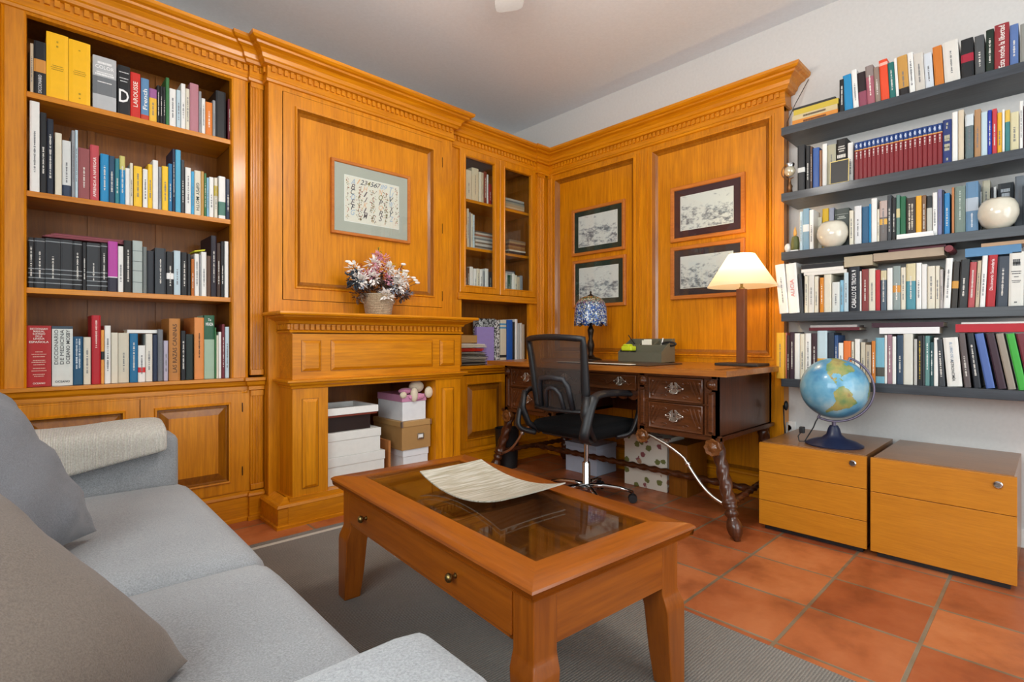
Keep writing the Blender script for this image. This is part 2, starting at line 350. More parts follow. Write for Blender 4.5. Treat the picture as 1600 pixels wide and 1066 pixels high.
# ---------------- mantelpiece cabinet and overmantel
MY = 3.015; FM = 2.83
fp = thing('fireplace_surround', 'honey oak mantelpiece and tall panelled overmantel with open niche of boxes', 'fireplace', (1.65, MY, 0))
G = FA(MY)
mb = MB().box(1.018, 2.285, 3.045, 3.455, 1.10, 2.60).box(1.018, 1.092, MY, 3.05, .0, 2.45).box(2.197, 2.285, MY, 3.05, .0, 2.45).box(1.092, 2.197, MY, 3.05, 2.402, 2.45).box(1.092, 2.197, MY, 3.05, 1.10, 1.222)
mb.box(1.018, 1.07, 3.045, 3.455, 0, 1.10).box(2.24, 2.285, 3.045, 3.455, 0, 1.10)
wbuild(mb, 'chimney_breast', W['z'], fp)
mb = MB(); cavity_panel(mb, FA(MY), 1.0955, 2.1935, 1.2255, 2.3985, .064, .042, .022)
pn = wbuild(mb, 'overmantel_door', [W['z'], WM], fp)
for z in (1.27, 1.75, 2.22): h = MB().box(2.1955, 2.1975, MY-.006, MY, z, z+.07).build('hinge', BRONZE, pn)
wbuild(MB().sweep([(1.018, 3.42), (1.018, MY), (2.285, MY), (2.285, 3.42)], CORN), 'cornice', W['x'], fp)
for a_, b_ in (((1.018, MY), (2.285, MY)), ((2.285, MY), (2.285, 3.08)), ((1.018, 3.07), (1.018, MY))): mb = MB(); dentils(mb, a_, b_, .004, 2.482, 2.512); wbuild(mb, 'dentil_band', W['x'], fp)
# mantel shelf: slab with ogee underside
mb = MB().sweep([(1.07, MY), (1.07, FM), (2.222, FM), (2.222, MY)], [(0, 1.082), (.012, 1.084), (.018, 1.098), (.040, 1.110), (.058, 1.118), (.060, 1.126), (.084, 1.128), (.088, 1.136), (.084, 1.146), (0, 1.146)])
mb.box(1.07, 2.222, FM, MY, 1.03, 1.1455)
wbuild(mb, 'mantel_shelf', W['x'], fp)
mb = MB(); dentils(mb, (1.072, FM), (2.220, FM), 0.0, 1.052, 1.080, .030, .018, .014); dentils(mb, (1.07, MY), (1.07, FM), 0, 1.052, 1.080, .030, .018, .014)
mb.sweep([(1.07, MY), (1.07, FM), (2.222, FM), (2.222, MY)], [(0, 1.034), (.010, 1.036), (.012, 1.044), (.002, 1.050), (0, 1.050)])
wbuild(mb, 'mantel_dentil_band', W['x'], fp)
mb = MB().box(1.078, 2.214, FM, MY, .775, 1.034)
for u0, u1 in ((1.125, 1.235), (1.29, 1.985), (2.04, 2.165)): block_panel(mb, FA(FM), u0, u1, .822, .995)
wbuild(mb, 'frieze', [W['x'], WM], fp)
LEDGE = [(0, .730), (.008, .733), (.010, .744), (.022, .752), (.026, .764), (.038, .768), (.038, .778), (0, .782)]
wbuild(MB().sweep([(1.078, MY), (1.078, FM), (2.214, FM), (2.214, MY)], LEDGE).box(1.08, 2.212, FM+.002, 3.42, .745, .775), 'belt_moulding', W['x'], fp)
for u0, u1, n in ((1.078, 1.275, 0), (2.01, 2.214, 1)):
    mb = MB().box(u0, u1, FM, MY, .12, .745); block_panel(mb, FA(FM), u0+.05, u1-.055, .185, .675)
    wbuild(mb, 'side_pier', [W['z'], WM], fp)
mb = MB().box(1.275, 2.01, 3.40, 3.42, .14, .745).box(1.255, 1.275, MY-.01, 3.42, .14, .745).box(2.01, 2.03, MY-.01, 3.42, .14, .745)
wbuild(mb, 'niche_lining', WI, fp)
wbuild(MB().box(1.06, 2.23, FM-.01, 3.42, .10, .150), 'niche_floor', W['x'], fp)
mb = MB().box(1.045, 2.25, 2.80, 3.05, 0, .115).sweep([(1.0, 3.08), (1.0, 2.81), (2.29, 2.81), (2.29, 3.05)], [(-.05, 0), (.015, 0), (.015, .016), (.006, .02), (.006, .105), (.012, .112), (.004, .125), (-.012, .128), (-.05, .152)])
wbuild(mb, 'plinth', W['x'], fp)

# ---------------- corner display cabinet
VY = 3.10
vt = thing('corner_display_cabinet', 'honey oak corner cabinet with two glazed doors over an open recess', 'cabinet', (2.8, VY, 0))
wbuild(MB().box(2.285, 3.40, 3.42, 3.455, 0, 2.60), 'back_panel', WI, vt)
wbuild(MB().box(2.40, 2.42, 3.125, 3.42, .80, 2.45).box(3.215, 3.235, 3.125, 3.42, .80, 2.45).box(2.42, 3.215, 3.125, 3.42, 2.43, 2.45), 'side_panels', WI, vt)
wbuild(MB().box(2.285, 2.41, VY, 3.125, .17, 2.60).box(3.232, 3.40, VY, 3.125, .17, 2.60).box(2.41, 3.232, VY+.002, 3.125, 2.445, 2.60).box(2.36, 2.44, VY+.002, 3.125, .80, 1.31).box(3.165, 3.24, VY+.002, 3.125, .80, 1.31), 'face_frame', W['z'], vt)
wbuild(MB().box(2.30, 2.33, VY-.008, VY, .80, 2.43).box(2.345, 2.365, VY-.006, VY, .80, 2.43), 'reeded_strip', W['z'], vt)
wbuild(MB().box(2.40, 3.24, VY-.012, 3.42, 1.305, 1.352).box(2.395, 3.245, VY-.020, VY, 1.300, 1.318), 'recess_rail', W['x'], vt, bevel=.003)
VS = []
for px, py in ((724, 309), (724, 384.5)): VS.append(onY(px, py, 3.135)[1])
for z in VS: wbuild(MB().box(2.42, 3.215, 3.135, 3.42, z-.022, z), 'shelf', W['x'], vt, bevel=.002)
for u0, u1 in ((2.412, 2.815), (2.819, 3.230)):
    mb = MB().frame(F if False else FA(VY-.004), u0, u1, 1.354, 2.442, [(0, -.02), (0, .010), (.004, .014), (.042, .014), (.046, .018), (.054, .015), (.058, 0), (.058, -.012)])
    d = wbuild(mb, 'glazed_door', W['z'], vt)
    MB().box(u0+.05, u1-.05, VY+.0, VY+.003, 1.40, 2.39).build('glass_pane', GL, d)
wbuild(MB().box(2.29, 3.40, VY-.0, 3.42, .755, .795).sweep([(2.29, VY), (3.40, VY)], [(0, .725), (.010, .73), (.012, .744), (.024, .754), (.028, .768), (.040, .774), (.040, .796), (0, .796)]), 'counter', W['x'], vt)
for u0, u1 in ((2.42, 2.905), (2.91, 3.36)):
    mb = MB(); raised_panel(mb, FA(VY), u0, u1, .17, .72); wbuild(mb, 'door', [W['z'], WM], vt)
wbuild(MB().box(2.30, 3.40, VY+.002, 3.42, 0, .17).sweep([(2.30, VY), (3.40, VY)], [(0, 0), (.018, 0), (.018, .018), (.010, .022), (.010, .13), (.016, .135), (.014, .148), (0, .158)]), 'baseboard', W['x'], vt)
mb = MB(); flutes(mb, FA(VY-.012), 3.258, 3.348, .80, 2.43); wbuild(mb, 'fluted_pilaster', W['z'], vt)
wbuild(MB().sweep([(2.286, VY), (3.25, VY), (3.25, VY-.018), (3.40, VY-.018)], CORN), 'cornice', W['x'], vt)
mb = MB(); dentils(mb, (2.30, VY), (3.24, VY), .004, 2.482, 2.512); wbuild(mb, 'dentil_band', W['x'], vt)

# ---------------- panelling on the right wall
PX = 3.40; PE = 1.149
pw = thing('wall_panelling', 'honey oak wall panelling with two tall fields behind the desk', 'wall panelling', (PX, 2.1, 0))
mb = MB().box(3.43, 3.495, PE+.004, 3.455, 0, 2.60)
for y0, y1 in ((PE, 1.205), (2.078, 2.19), (3.03, 3.10)): mb.box(PX, 3.435, y0, y1, 0, 2.45)
mb.box(PX+.001, 3.435, PE, 3.10, 2.40, 2.60).box(PX+.001, 3.435, PE, 3.10, .80, .872).box(PX+.001, 3.435, PE, 3.10, 0, .12)
wbuild(mb, 'frame', W['z'], pw)
for y0, y1 in ((1.205, 2.078), (2.19, 3.03)):
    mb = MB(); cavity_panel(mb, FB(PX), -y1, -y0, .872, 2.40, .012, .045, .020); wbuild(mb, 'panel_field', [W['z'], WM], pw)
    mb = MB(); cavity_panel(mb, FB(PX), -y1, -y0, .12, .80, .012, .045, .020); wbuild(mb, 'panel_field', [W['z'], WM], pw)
mb = MB().box(PX-.006, PX, 2.098, 2.105, .872, 2.40).box(PX-.006, PX, 2.163, 2.170, .872, 2.40); wbuild(mb, 'stile_beading', W['z'], pw)
mb = MB(); flutes(mb, FB(PX-.012), -3.085, -3.035, .80, 2.43, 3); wbuild(mb, 'fluted_pilaster', W['z'], pw)
wbuild(MB().sweep([(PX, 3.09), (PX, PE), (XW-.002, PE)], CORN), 'cornice', W['y'], pw)
mb = MB(); dentils(mb, (PX, 3.05), (PX, PE), .004, 2.482, 2.512); wbuild(mb, 'dentil_band', W['y'], pw)
mb = MB().sweep([(PX, 3.09), (PX, PE)], [(0, 0), (.018, 0), (.018, .018), (.010, .022), (.010, .13), (.016, .135), (.014, .148), (0, .158)]); wbuild(mb, 'baseboard', W['y'], pw)

# ---------------- black shelves
SX = 3.22; SZ = [2.227, 1.845, 1.504, 1.148, .771]
BS = wood('black_stained_shelf_wood', '#24272C', '#3E434B', 'y', rough=.42, coat=.15)
ordn = ['top', 'second', 'third', 'fourth', 'lowest']
for i, z in enumerate(SZ):
    o = MB().box(SX, XW-.002, -.34, 1.104, z-.046, z).build('floating_shelf', BS, bevel=.0015)
    tag(o, ['topmost black floating shelf on the white wall, above all the others', 'black floating shelf carrying the row of dark red volumes', 'black floating shelf carrying two round cream bowls', 'black floating shelf below the bowls with flat books lying over its row', 'lowest black floating shelf, just above the globe'][i], 'shelf', 'black floating shelves')
# ================================================================== BOOKS
COL = {'w': ('white', '#E6E5E1'), 'c': ('cream', '#DAD3C0'), 'k': ('black', '#1B1B1E'), 'n': ('navy', '#1E2A44'), 'g': ('grey', '#8E9094'), 'd': ('dark grey', '#3A3D42'),
 'r': ('red', '#B3202A'), 'm': ('maroon', '#6C2530'), 'q': ('faded red', '#A2494F'), 'b': ('blue', '#1F6E9E'), 'B': ('bright blue', '#1D84B8'), 'l': ('light blue', '#7FB2CC'), 'v': ('pale blue', '#B9CDD6'),
 't': ('teal', '#2F7B85'), 'T': ('dark teal', '#24494E'), 'y': ('yellow', '#EEC02C'), 'Y': ('deep yellow', '#DFA42C'), 'o': ('orange', '#D97A2B'), 'O': ('tan', '#B98E5C'), 'G': ('green', '#35703F'), 'F': ('dark green', '#1D4A35'),
 'e': ('grey green', '#6F7F76'), 'p': ('dark purple', '#3A2430'), 'P': ('lilac', '#9A93B4'), 'i': ('dusty pink', '#B07782'), 'u': ('mauve', '#94707C'), 'h': ('brown', '#5B4030'), 'a': ('taupe', '#8E7A6E'), 's': ('slate', '#4B5A68'), 'S': ('silver grey', '#B4B6B8'), 'E': ('olive grey', '#4D5450'), 'x': ('beige', '#BFAE93'), 'R': ('orange red', '#DF4A26')}
DARK = set('kndrmqbBTtFGphsERa')
def cmat(h): return plain(h, .5, coat=.04, bs=35, spec=.35)
def book_mesh(w, h, d, col, bands=(), soft=False):
    mb = MB(); t = min(.0028, w*.2); r = min(.0025, w*.15)
    mb.prism([(0, d), (0, r), (w*.18, 0), (w*.82, 0), (w, r), (w, d), (w-t, d), (w-t, t+.001), (t, t+.001), (t, d)], lambda p, q, a: (p, q, a), 0, h, 0)
    mb.box(t, w-t, t+.001, d-.004, .003, h-.003, 1)
    mats = [cmat(col), PAPER]
    for z0, z1, c in bands:
        mats.append(cmat(c)); mb.prism([(-.0004, .03), (-.0004, r), (w*.18, -.0006), (w*.82, -.0006), (w+.0004, r), (w+.0004, .03)], lambda p, q, a: (p, q, a), h*z0, h*z1, len(mats)-1)
    return mb, mats
def marks(o, w, h, col, z0=.18, z1=.82, seed=0, lines=1, name='title_lettering'):
    rg = random.Random(seed); mb = MB()
    for ln in range(lines):
        cx = w*(.5+(ln-(lines-1)/2)*.3); z = h*z0+(rg.random()*h*.05); hw = min(.0036, w*.16)
        while z < h*z1:
            L_ = rg.uniform(.002, .0055); hh = hw*rg.uniform(.55, 1)
            mb.box(cx-hh, cx+hh, -.0012, -.0004, z, min(z+L_, h*z1))
            z += L_+rg.choice((.0012, .0012, .0014, .005))
    if mb.v: return mb.build(name, cmat(col), o)
def marks_h(o, w, h, col, rows, seed=0):      # horizontal rows of lettering: (zfrac, widthfrac, height)
    rg = random.Random(seed); mb = MB()
    for zf, wf, hh in rows:
        x = w*(.5-wf/2)
        while x < w*(.5+wf/2)-.001:
            L_ = rg.uniform(.002, .005); mb.box(x, min(x+L_, w*(.5+wf/2)), -.0012, -.0004, h*zf-hh/2, h*zf+hh/2); x += L_+.001
    return mb.build('title_lettering', cmat(col), o)
ORD = ['leftmost', 'second', 'third', 'fourth', 'fifth', 'sixth', 'seventh', 'eighth', 'ninth', 'tenth', 'eleventh', 'twelfth', 'thirteenth', 'fourteenth', 'fifteenth']
USED = set()
def place_book(base, rz, w, h, d, colhex, lean=0, bands=(), mk=None, text=None, seed=0):
    mb, mats = book_mesh(w, h, d, colhex, bands)
    o = mb.build('book', mats); x, y, z = base
    if lean > 0: z += w*math.sin(lean)
    o.location = (x, y, z); o.rotation_euler = (0, lean, rz)
    if mk:
        if isinstance(mk, dict): marks(o, w, h, mk['c'], mk.get('z0', .2), mk.get('z1', .8), seed, mk.get('n', 1))
        else: marks(o, w, h, mk, .2, .55+.3*((seed*37) % 10)/10, seed)
    if text:
        for tx in (text if isinstance(text, list) else [text]):
            s, zf, zl, wf, c, dirn = tx     # string, centre z frac, length frac, width frac, colour, direction u(p)/d(own)/h(orizontal)
            rot = {'u': (PI/2, -PI/2, 0), 'd': (PI/2, PI/2, 0), 'h': (PI/2, 0, 0)}[dirn]
            xo = tx[5:] and w*.5
            fit = (h*zl, w*wf) if dirn != 'h' else (w*wf, h*zl)
            put_text(s, 'title_lettering', cmat(c), o, (w*.5, -.0010, h*zf), rot, fit=fit, bold=.01)
    return o
def row(where, group, plane, zb, rz, ents, depth=.17, lean0=0, avg=None):
    """ents: (xl, xr, ytop, code, opts)"""
    isA = rz == 0; items = []
    for e in ents:
        xl, xr, yt, code = e[:4]; op = e[4] if len(e) > 4 else {}
        pl = plane-op.get('fw', 0) if isA else plane-op.get('fw', 0)
        f = (lambda p, q: onY(p, q, pl)) if isA else (lambda p, q: (-onX(p, q, pl)[0], onX(p, q, pl)[1]))
        s0 = f(xl, yt)[0]; s1 = f(xr, yt)[0]; zt = f((xl+xr)/2, yt)[1]; w = s1-s0-.0006
        name, hexc = COL[code[0]]; hexc = op.get('hex', hexc); name = op.get('cn', name)
        items.append(dict(s=s0, w=w, h=zt-zb, pl=pl, c=name, hex=hexc, code=code[0], op=op))
    hs = sorted(i['h'] for i in items); med = hs[len(hs)//2]
    cnt = {}
    labs = []
    for k, it in enumerate(items):
        op = it['op']; c = it['c']; cnt[c] = cnt.get(c, 0)+1; it['n'] = cnt[c]
        size = ('thick ' if it['w'] > .036 else 'slim ' if it['w'] < .017 else '')
        tall = 'tall ' if it['h'] > med*1.15 else 'short ' if it['h'] < med*.86 else ''
        a = items[k-1]['c'] if k else None; b = items[k+1]['c'] if k < len(items)-1 else None
        it['opts'] = []
        for sz in (tall+size, size, tall, ''):
            if a is None: it['opts'].append(f'{sz}{c} book at the left end of the {where}')
            elif b is None: it['opts'].append(f'{sz}{c} book at the right end of the {where}')
            else: it['opts'].append(f'{sz}{c} book between two {a} ones, {where}' if a == b else f'{sz}{c} book between {a} and {b} ones, {where}')
    allopts = {}
    for it in items:
        for q in set(it['opts']): allopts[q] = allopts.get(q, 0)+1
    for k, it in enumerate(items):
        op = it['op']; lab = op.get('lab')
        if not lab:
            for q in it['opts']:
                if allopts[q] == 1 and len(q.split()) <= 16 and q not in USED: lab = q; break
        if not lab:
            n = it['n']; tot = cnt[it['c']]
            fromr = tot-n
            if tot == 1: lab = f"the only {it['c']} book in the {where}"
            elif fromr < n-1: lab = f"{'rightmost' if fromr == 0 else ORD[fromr]+' from the right'} of the {it['c']} books, {where}"
            else: lab = f"{ORD[n-1]}{'' if n == 1 else ' from the left'} of the {it['c']} books, {where}"
        USED.add(lab)
        d = op.get('d', depth*(.9+.2*random.random())); lean = math.radians(op.get('lean', lean0))
        if isA: base = (it['s'], it['pl'], zb+.0003)
        else: base = (it['pl'], -it['s'], zb+.0003)
        mk = op.get('mk', None); seed = k+int(zb*1000)
        if mk is None and 'tx' not in op and it['w'] > .009 and seed % 5:
            mk = '#D8D4CC' if it['code'] in DARK else '#77777A' if it['code'] in 'wcgySvxlOPY' else '#EEE9E0'
        o = place_book(base, rz, it['w'], it['h'], d, it['hex'], lean, op.get('bands', ()), mk or None, op.get('tx'), seed)
        tag(o, lab, 'book', group)
        if 'mh' in op: marks_h(o, it['w'], it['h'], op['mh'][0], op['mh'][1], seed)
    return items
YS = '#F4B80C'
AW = 'row of wooden bookcase'
row('top '+AW, 'books in the top row of the wooden bookcase', 3.125, 2.088, 0, [
 (47,52.5,68,'x'),(53,72,65,'k',dict(bands=[(.42,.66,'#C98A3C')],tx=('DICCIONARIO',.2,.34,.3,'#D8D8D8','u'),mk=0)),
 (72.5,107,53,'y',dict(hex=YS,lab='thick bright yellow volume beside the black dictionary, top row of wooden bookcase',d=.2,mh=('#A8841A',[(.87,.08,.008),(.80,.10,.008),(.50,.5,.003),(.47,.6,.003),(.44,.55,.003)]),mk=0)),
 (107.5,141.5,65,'y',dict(hex=YS,lab='thick bright yellow volume beside the silver grey one, top row of wooden bookcase',d=.2,mh=('#A8841A',[(.85,.10,.005),(.52,.5,.003),(.49,.6,.003),(.46,.55,.003),(.16,.10,.008),(.09,.08,.006)]),mk=0)),
 (145,182,90,'S',dict(d=.2,bands=[(.28,.62,'#6E7276')],tx=[('COLOR',.80,.07,.8,'#F2F2F2','h')],mh=('#F4F4F4',[(.88,.6,.010),(.70,.7,.005),(.66,.8,.008),(.52,.6,.004)]),lab='thick silver grey book lettered COLOR, top row of wooden bookcase',mk=0)),
 (184,203.5,103,'k',dict(tx=[('D',.38,.26,.8,'#F0F0F0','h')],mh=('#D8D8D8',[(.86,.8,.004),(.74,.7,.004),(.68,.6,.004)]),mk=0,lab='black dictionary with a large white D, top row of wooden bookcase')),
 (204,219.5,114,'r',dict(hex='#C8281E',tx=[('LAROUSSE',.52,.56,.45,'#F3E9DD','u')],mk=0,lab='red dictionary lettered LAROUSSE in the top row of wooden bookcase')),
 (220.5,233,123,'b',dict(hex='#5B86AE',bands=[(0,.12,'#C0402A')],tx=('French',.5,.5,.55,'#F0F0EA','u'),mk=0,lab='blue book lettered French in the top row of wooden bookcase')),
 (233.5,245,139,'y',dict(hex='#E6B43C',bands=[(.72,1,'#9A5C92')])),(245.5,250,133.5,'k'),(250.3,254.5,135,'k'),(254.8,259,136,'k'),(259.3,264.8,121.5,'G'),
 (265,275,139,'w'),(276,282.5,141,'v'),(283,290,131,'w'),(290.5,296.5,139,'c'),(297,310.5,131,'i'),(311,315,143,'g'),(315.3,321,154,'w'),(321.5,332,160,'o'),(332.5,337,157,'g'),
 (337.5,353,143,'k',dict(d=.2)),(356.5,361,155,'m',dict(d=.1))], depth=.16)
row('second '+AW, 'books in the second row of the wooden bookcase', 3.125, 1.652, 0, [
 (46.5,62,158.5,'w'),(62.5,73,176,'k'),(73.5,84,186,'n',dict(hex='#1B2230')),(86,96.8,208,'c'),(97.5,111,220,'g',dict(hex='#D2D4D2',cn='light grey',bands=[(0,.2,'#2E3A50')])),(112,117.3,204,'g'),(117.6,122,203.5,'v'),
 (122.5,140.3,232,'q',dict(hex='#8E4A4C')),(141,154.8,227,'r',dict(hex='#B8444C',tx=('APRENDA A NAVEGAR',.42,.72,.35,'#F0E0DC','u'),mk=0)),(157,170,241,'B'),(170.3,179.5,244,'n',dict(hex='#1F4560')),(180,186.8,248,'t'),
 (187.2,195.6,244,'B',dict(bands=[(.72,1,'#C8C070')])),(196,203,263,'w'),(203.3,208,255,'c'),(209.3,222,260,'y'),(223.5,231,264.5,'w'),(231.3,238.4,257,'y'),(238.8,247.3,250.5,'w'),(247.8,252.8,261,'g'),(253.5,263,260,'y'),
 (263.4,269.3,256,'b'),(269.6,274,233,'n'),(274.4,282.7,234.5,'l',dict(hex='#4FA6C8')),(283.3,288.6,250,'d'),(289.8,298.7,262,'w'),(299,303.6,268,'l',dict(hex='#3FA0CE')),(304,314,267,'c',dict(tx=('GIPSY MOTH',.42,.62,.5,'#2E3A34','d'),mk=0)),
 (314.3,319,268,'Y',dict(hex='#B98E48')),(319.3,322.8,271,'G'),(323.2,326.8,278,'l'),(327.2,334,277,'w'),(335,340.3,278,'c',dict(bands=[(.55,.8,'#C8B040')])),(342,352.5,276,'w',dict(bands=[(.08,.4,'#4E7A6C')])),(353.3,359.5,280,'n')], depth=.16)
BB = [(.10,.115,'#9AA0A4'),(.195,.21,'#9AA0A4'),(.285,.30,'#9AA0A4'),(.375,.39,'#9AA0A4'),(.93,.945,'#9AA0A4')]
EN = 'black encyclopedia volume with grey bands at left of third row of wooden bookcase'
row('third '+AW, 'books in the third row of the wooden bookcase', 3.125, 1.227, 0, [
 (43.8,53.7,371,'k',dict(bands=BB)),(54,70.5,372,'k',dict(bands=BB,hex='#2B2D31')),(71,94.7,373,'k',dict(bands=BB,hex='#232529')),(95,113.7,375,'k',dict(bands=BB,hex='#2B2D31')),(114,128.4,377,'k',dict(bands=BB)),(128.8,135.3,379,'k'),(135.8,156.8,380,'k',dict(bands=BB,hex='#2B2D31')),(157.3,168.2,380.4,'k',dict(bands=BB)),
 (169,184,377.5,'m',dict(hex='#B0409A',cn='magenta',bands=[(0,.28,'#2A2636'),(.28,.30,'#E6E0E6')],lab='magenta book with dark foot beside the banded volumes, third row of bookcase')),
 (184.7,193,385,'w'),(194,206.7,376,'k',dict(hex='#1C1714')),(207.5,222.7,376.5,'g',dict(hex='#A8B2AE',cn='stone patterned',bands=[(.2,.21,'#5C6664'),(.42,.43,'#5C6664'),(.6,.61,'#5C6664'),(.8,.81,'#5C6664')],mk=0)),(223.5,229.8,386,'g',dict(hex='#6E7472')),
 (230.3,241,392,'k',dict(hex='#20242C')),(242.4,259.4,388,'d',dict(hex='#33383E')),(260.7,271.6,393.5,'k',dict(bands=[(.36,.5,'#EDEBE8')],lab='black book with a white sticker in the third row of wooden bookcase')),(272,282.2,392,'v'),(283.5,293,394.5,'k'),(293.3,298.2,397,'k'),(299,303.8,405,'o',dict(hex='#B5641F')),
 (304.3,311.4,397,'w'),(311.8,314.4,398,'g'),(314.8,322.8,394,'w'),(323.3,329.6,400,'h'),(330,338.7,368.5,'p',dict(hex='#1C1220',d=.22)),(339,344.8,380,'h',dict(hex='#3A2418')),(345.2,350.6,377.5,'k'),(351.2,357.2,377.5,'w',dict(mk=0))], depth=.17)
row('bottom '+AW, 'books in the bottom row of the wooden bookcase', 3.118, .7885, 0, [
 (41.5,80.3,509,'r',dict(hex='#A81C1C',d=.2,mk=0,lab='thick red dictionary lettered LENGUA ESPAÑOLA at the left end of the bottom row',
   tx=[('DICCIONARIO',.945,.03,.72,'#EFE6DC','h'),('MANUAL',.905,.03,.45,'#EFE6DC','h'),('ILUSTRADO',.865,.03,.5,'#EFE6DC','h'),('DE LA',.825,.03,.28,'#EFE6DC','h'),('LENGUA',.785,.03,.45,'#EFE6DC','h'),('ESPAÑOLA',.735,.04,.8,'#EFE6DC','h'),('OCEANO',.055,.028,.5,'#EFE6DC','h')],
   mh=('#E0B8A8',[(.57,.3,.003),(.53,.6,.003),(.49,.5,.003),(.43,.5,.003),(.40,.6,.003),(.36,.45,.003),(.30,.5,.003),(.26,.6,.003),(.2,.5,.003),(.17,.4,.003)]))),
 (81.3,114,510,'c',dict(hex='#D5D8D2',d=.2,mk=0,bands=[(.955,1,'#3A4A58')],lab='thick pale volume lettered DICCIONARIO DE MEDICINA beside the red dictionary, bottom row',
   tx=[])),
 (114.5,129.7,526,'b',dict(hex='#1F5070',mk=dict(c='#C8D4DC',n=2,z0=.3,z1=.95))),(130.7,142,527,'c'),(143.4,157.6,493,'r',dict(hex='#B01824',mk=dict(c='#E8C8C0',z0=.5,z1=.93,n=1))),(158,163,516,'Y',dict(hex='#E09A48',bands=[(.45,.6,'#1A1A1C')],mk=0)),(163.7,173.3,509,'w'),
 (174,184.7,520,'c'),(185.2,201.6,520.5,'c',dict(hex='#CFC8B4')),(203,215.6,521.5,'b',dict(hex='#1A6894')),(216,227.2,540,'w',dict(bands=[(.26,.40,'#D03030')])),(227.8,238.4,522,'w',dict(hex='#DDD8CC')),(239,246.2,523,'n'),(246.7,255,515,'g',dict(hex='#6C6E74',cn='mid grey')),(256,263.2,532.5,'P',dict(hex='#B8AFC0')),
 (264.5,281.7,498,'O',dict(hex='#B57838',fw=.012,d=.2,tx=('LAS RAZAS CANINAS',.52,.78,.4,'#5A3A1A','u'),mk=0,lab='tan book lettered LAS RAZAS CANINAS, bottom row of wooden bookcase')),
 (282.7,290.6,517,'k'),(291,302.5,522.5,'F',dict(hex='#152420',cn='black green')),(304,319,496.5,'o',dict(hex='#D98A48',d=.24,mk=dict(c='#4A2A14',z0=.3,z1=.75))),(319.5,335.2,493,'e',dict(hex='#9DB7A0',cn='pale green',bands=[(.62,1,'#2E5E44')],tx=[('MIRADA',.86,.05,.75,'#F0F0EC','h'),('Tu',.93,.04,.3,'#F0F0EC','h')],mk=0,lab='tall green and white book in the right part of bottom bookcase row')),
 (335.6,338,512,'G'),(338.4,341.5,524,'c'),(341.8,346,519,'w'),(346.8,351.4,507,'m'),(352,358.3,511,'v')], depth=.17)
# rotated lettering on the medical dictionary
for o in list(C.objects):
    if o.get('label', '').startswith('thick pale volume'):
        w = max(v.co.x for v in o.data.vertices); h = max(v.co.z for v in o.data.vertices)
        for s, xf, zl in (('DICCIONARIO', .2, .58), ('DE MEDICINA', .47, .58), ('OCEANO MOSBY', .76, .58)):
            put_text(s, 'title_lettering', cmat('#3C3C40'), o, (w*xf, -.001, h*.65), (PI/2, -PI/2, 0), fit=(h*zl, w*.19), bold=.012 if xf > .7 else 0)
        put_text('OCEANO', 'title_lettering', cmat('#2C2C30'), o, (w*.5, -.001, h*.07), (PI/2, 0, 0), fit=(w*.7, h*.035), bold=.01)

# ------------------------------------------------------------------ black wall shelves
RB = -PI/2; SP = 3.245
def SH(i): return SZ[i]
LT = 'topmost black shelf'
row(LT, 'books on the topmost black shelf', SP, SZ[0], RB, [
 (1311.5,1319.5,124,'k',dict(lean=0)),(1320,1333,116,'B',dict(mk=0)),(1333.5,1342,108,'w'),(1342.6,1355,112,'i',dict(hex='#8A4458',bands=[(.45,1,'#241418')],cn='black and plum')),(1355.5,1367.5,101.5,'i',dict(hex='#A25A68',bands=[(.72,1,'#8A7C78')])),(1368,1376.5,104,'a'),(1377,1390,92,'R',dict(bands=[(.86,.93,'#F0B0A0')],mk=0)),
 (1390.5,1400,96.5,'t',dict(hex='#1F6A66')),(1400.4,1405,90,'w'),(1405.5,1421,86,'O',dict(hex='#C09048',bands=[(0,.2,'#1C1618')])),(1421.5,1430.5,81,'w'),(1431,1446,82,'c',dict(hex='#CBC5BC')),(1446.5,1459.5,82,'v',dict(hex='#CDD3DA')),(1461,1475.5,71,'o',dict(hex='#C87428')),(1476.5,1501,63,'w',dict(hex='#D8D4CC')),
 (1502.5,1522,60,'k',dict(lean=-1,bands=[(.42,.62,'#A01C34')],tx=('ecuador roja',.72,.5,.3,'#D8D0C0','u') and None)),(1524,1539,55,'d',dict(hex='#4C4E50',lean=-1)),(1540.5,1553,46,'F',dict(hex='#16281C',lean=0)),
 (1553.8,1577,37,'q',dict(hex='#8E2A30',lean=0,tx=('Esta noche la libertad',.5,.92,.42,'#EDE6E0','u'),mk=0,lab='thick red book lettered Esta noche la libertad on the topmost black shelf')),(1578,1591.5,38,'b',dict(hex='#5670A4',lean=0)),(1594,1611,36,'g',dict(hex='#8A8A84',lean=0))], depth=.16, lean0=-3)
ents = [(1246,1257.3,227,'k',dict(bands=[(.42,.52,'#D8D8D4')],hex='#2A2A2C')),(1259,1265.5,228,'k'),(1266,1269,229,'h'),(1270,1280,231,'b',dict(hex='#34589A',mk=0)),(1280.5,1284,235,'O',dict(hex='#9A6A48')),(1284.8,1292,225,'w',dict(mk=0)),(1292.5,1306,226,'x',dict(hex='#A8A48C')),
 (1307,1323,217,'k',dict(hex='#17120F',mk=0,mh=('#D8D4CC',[(.83,.6,.006),(.78,.7,.006),(.73,.5,.006),(.62,.85,.018)]),lab='black book with white spine label on the second black shelf')),(1324.5,1333,223,'w')]
row('second black shelf', 'books on the second black shelf', SP+.02, SZ[1], RB, ents, depth=.15)
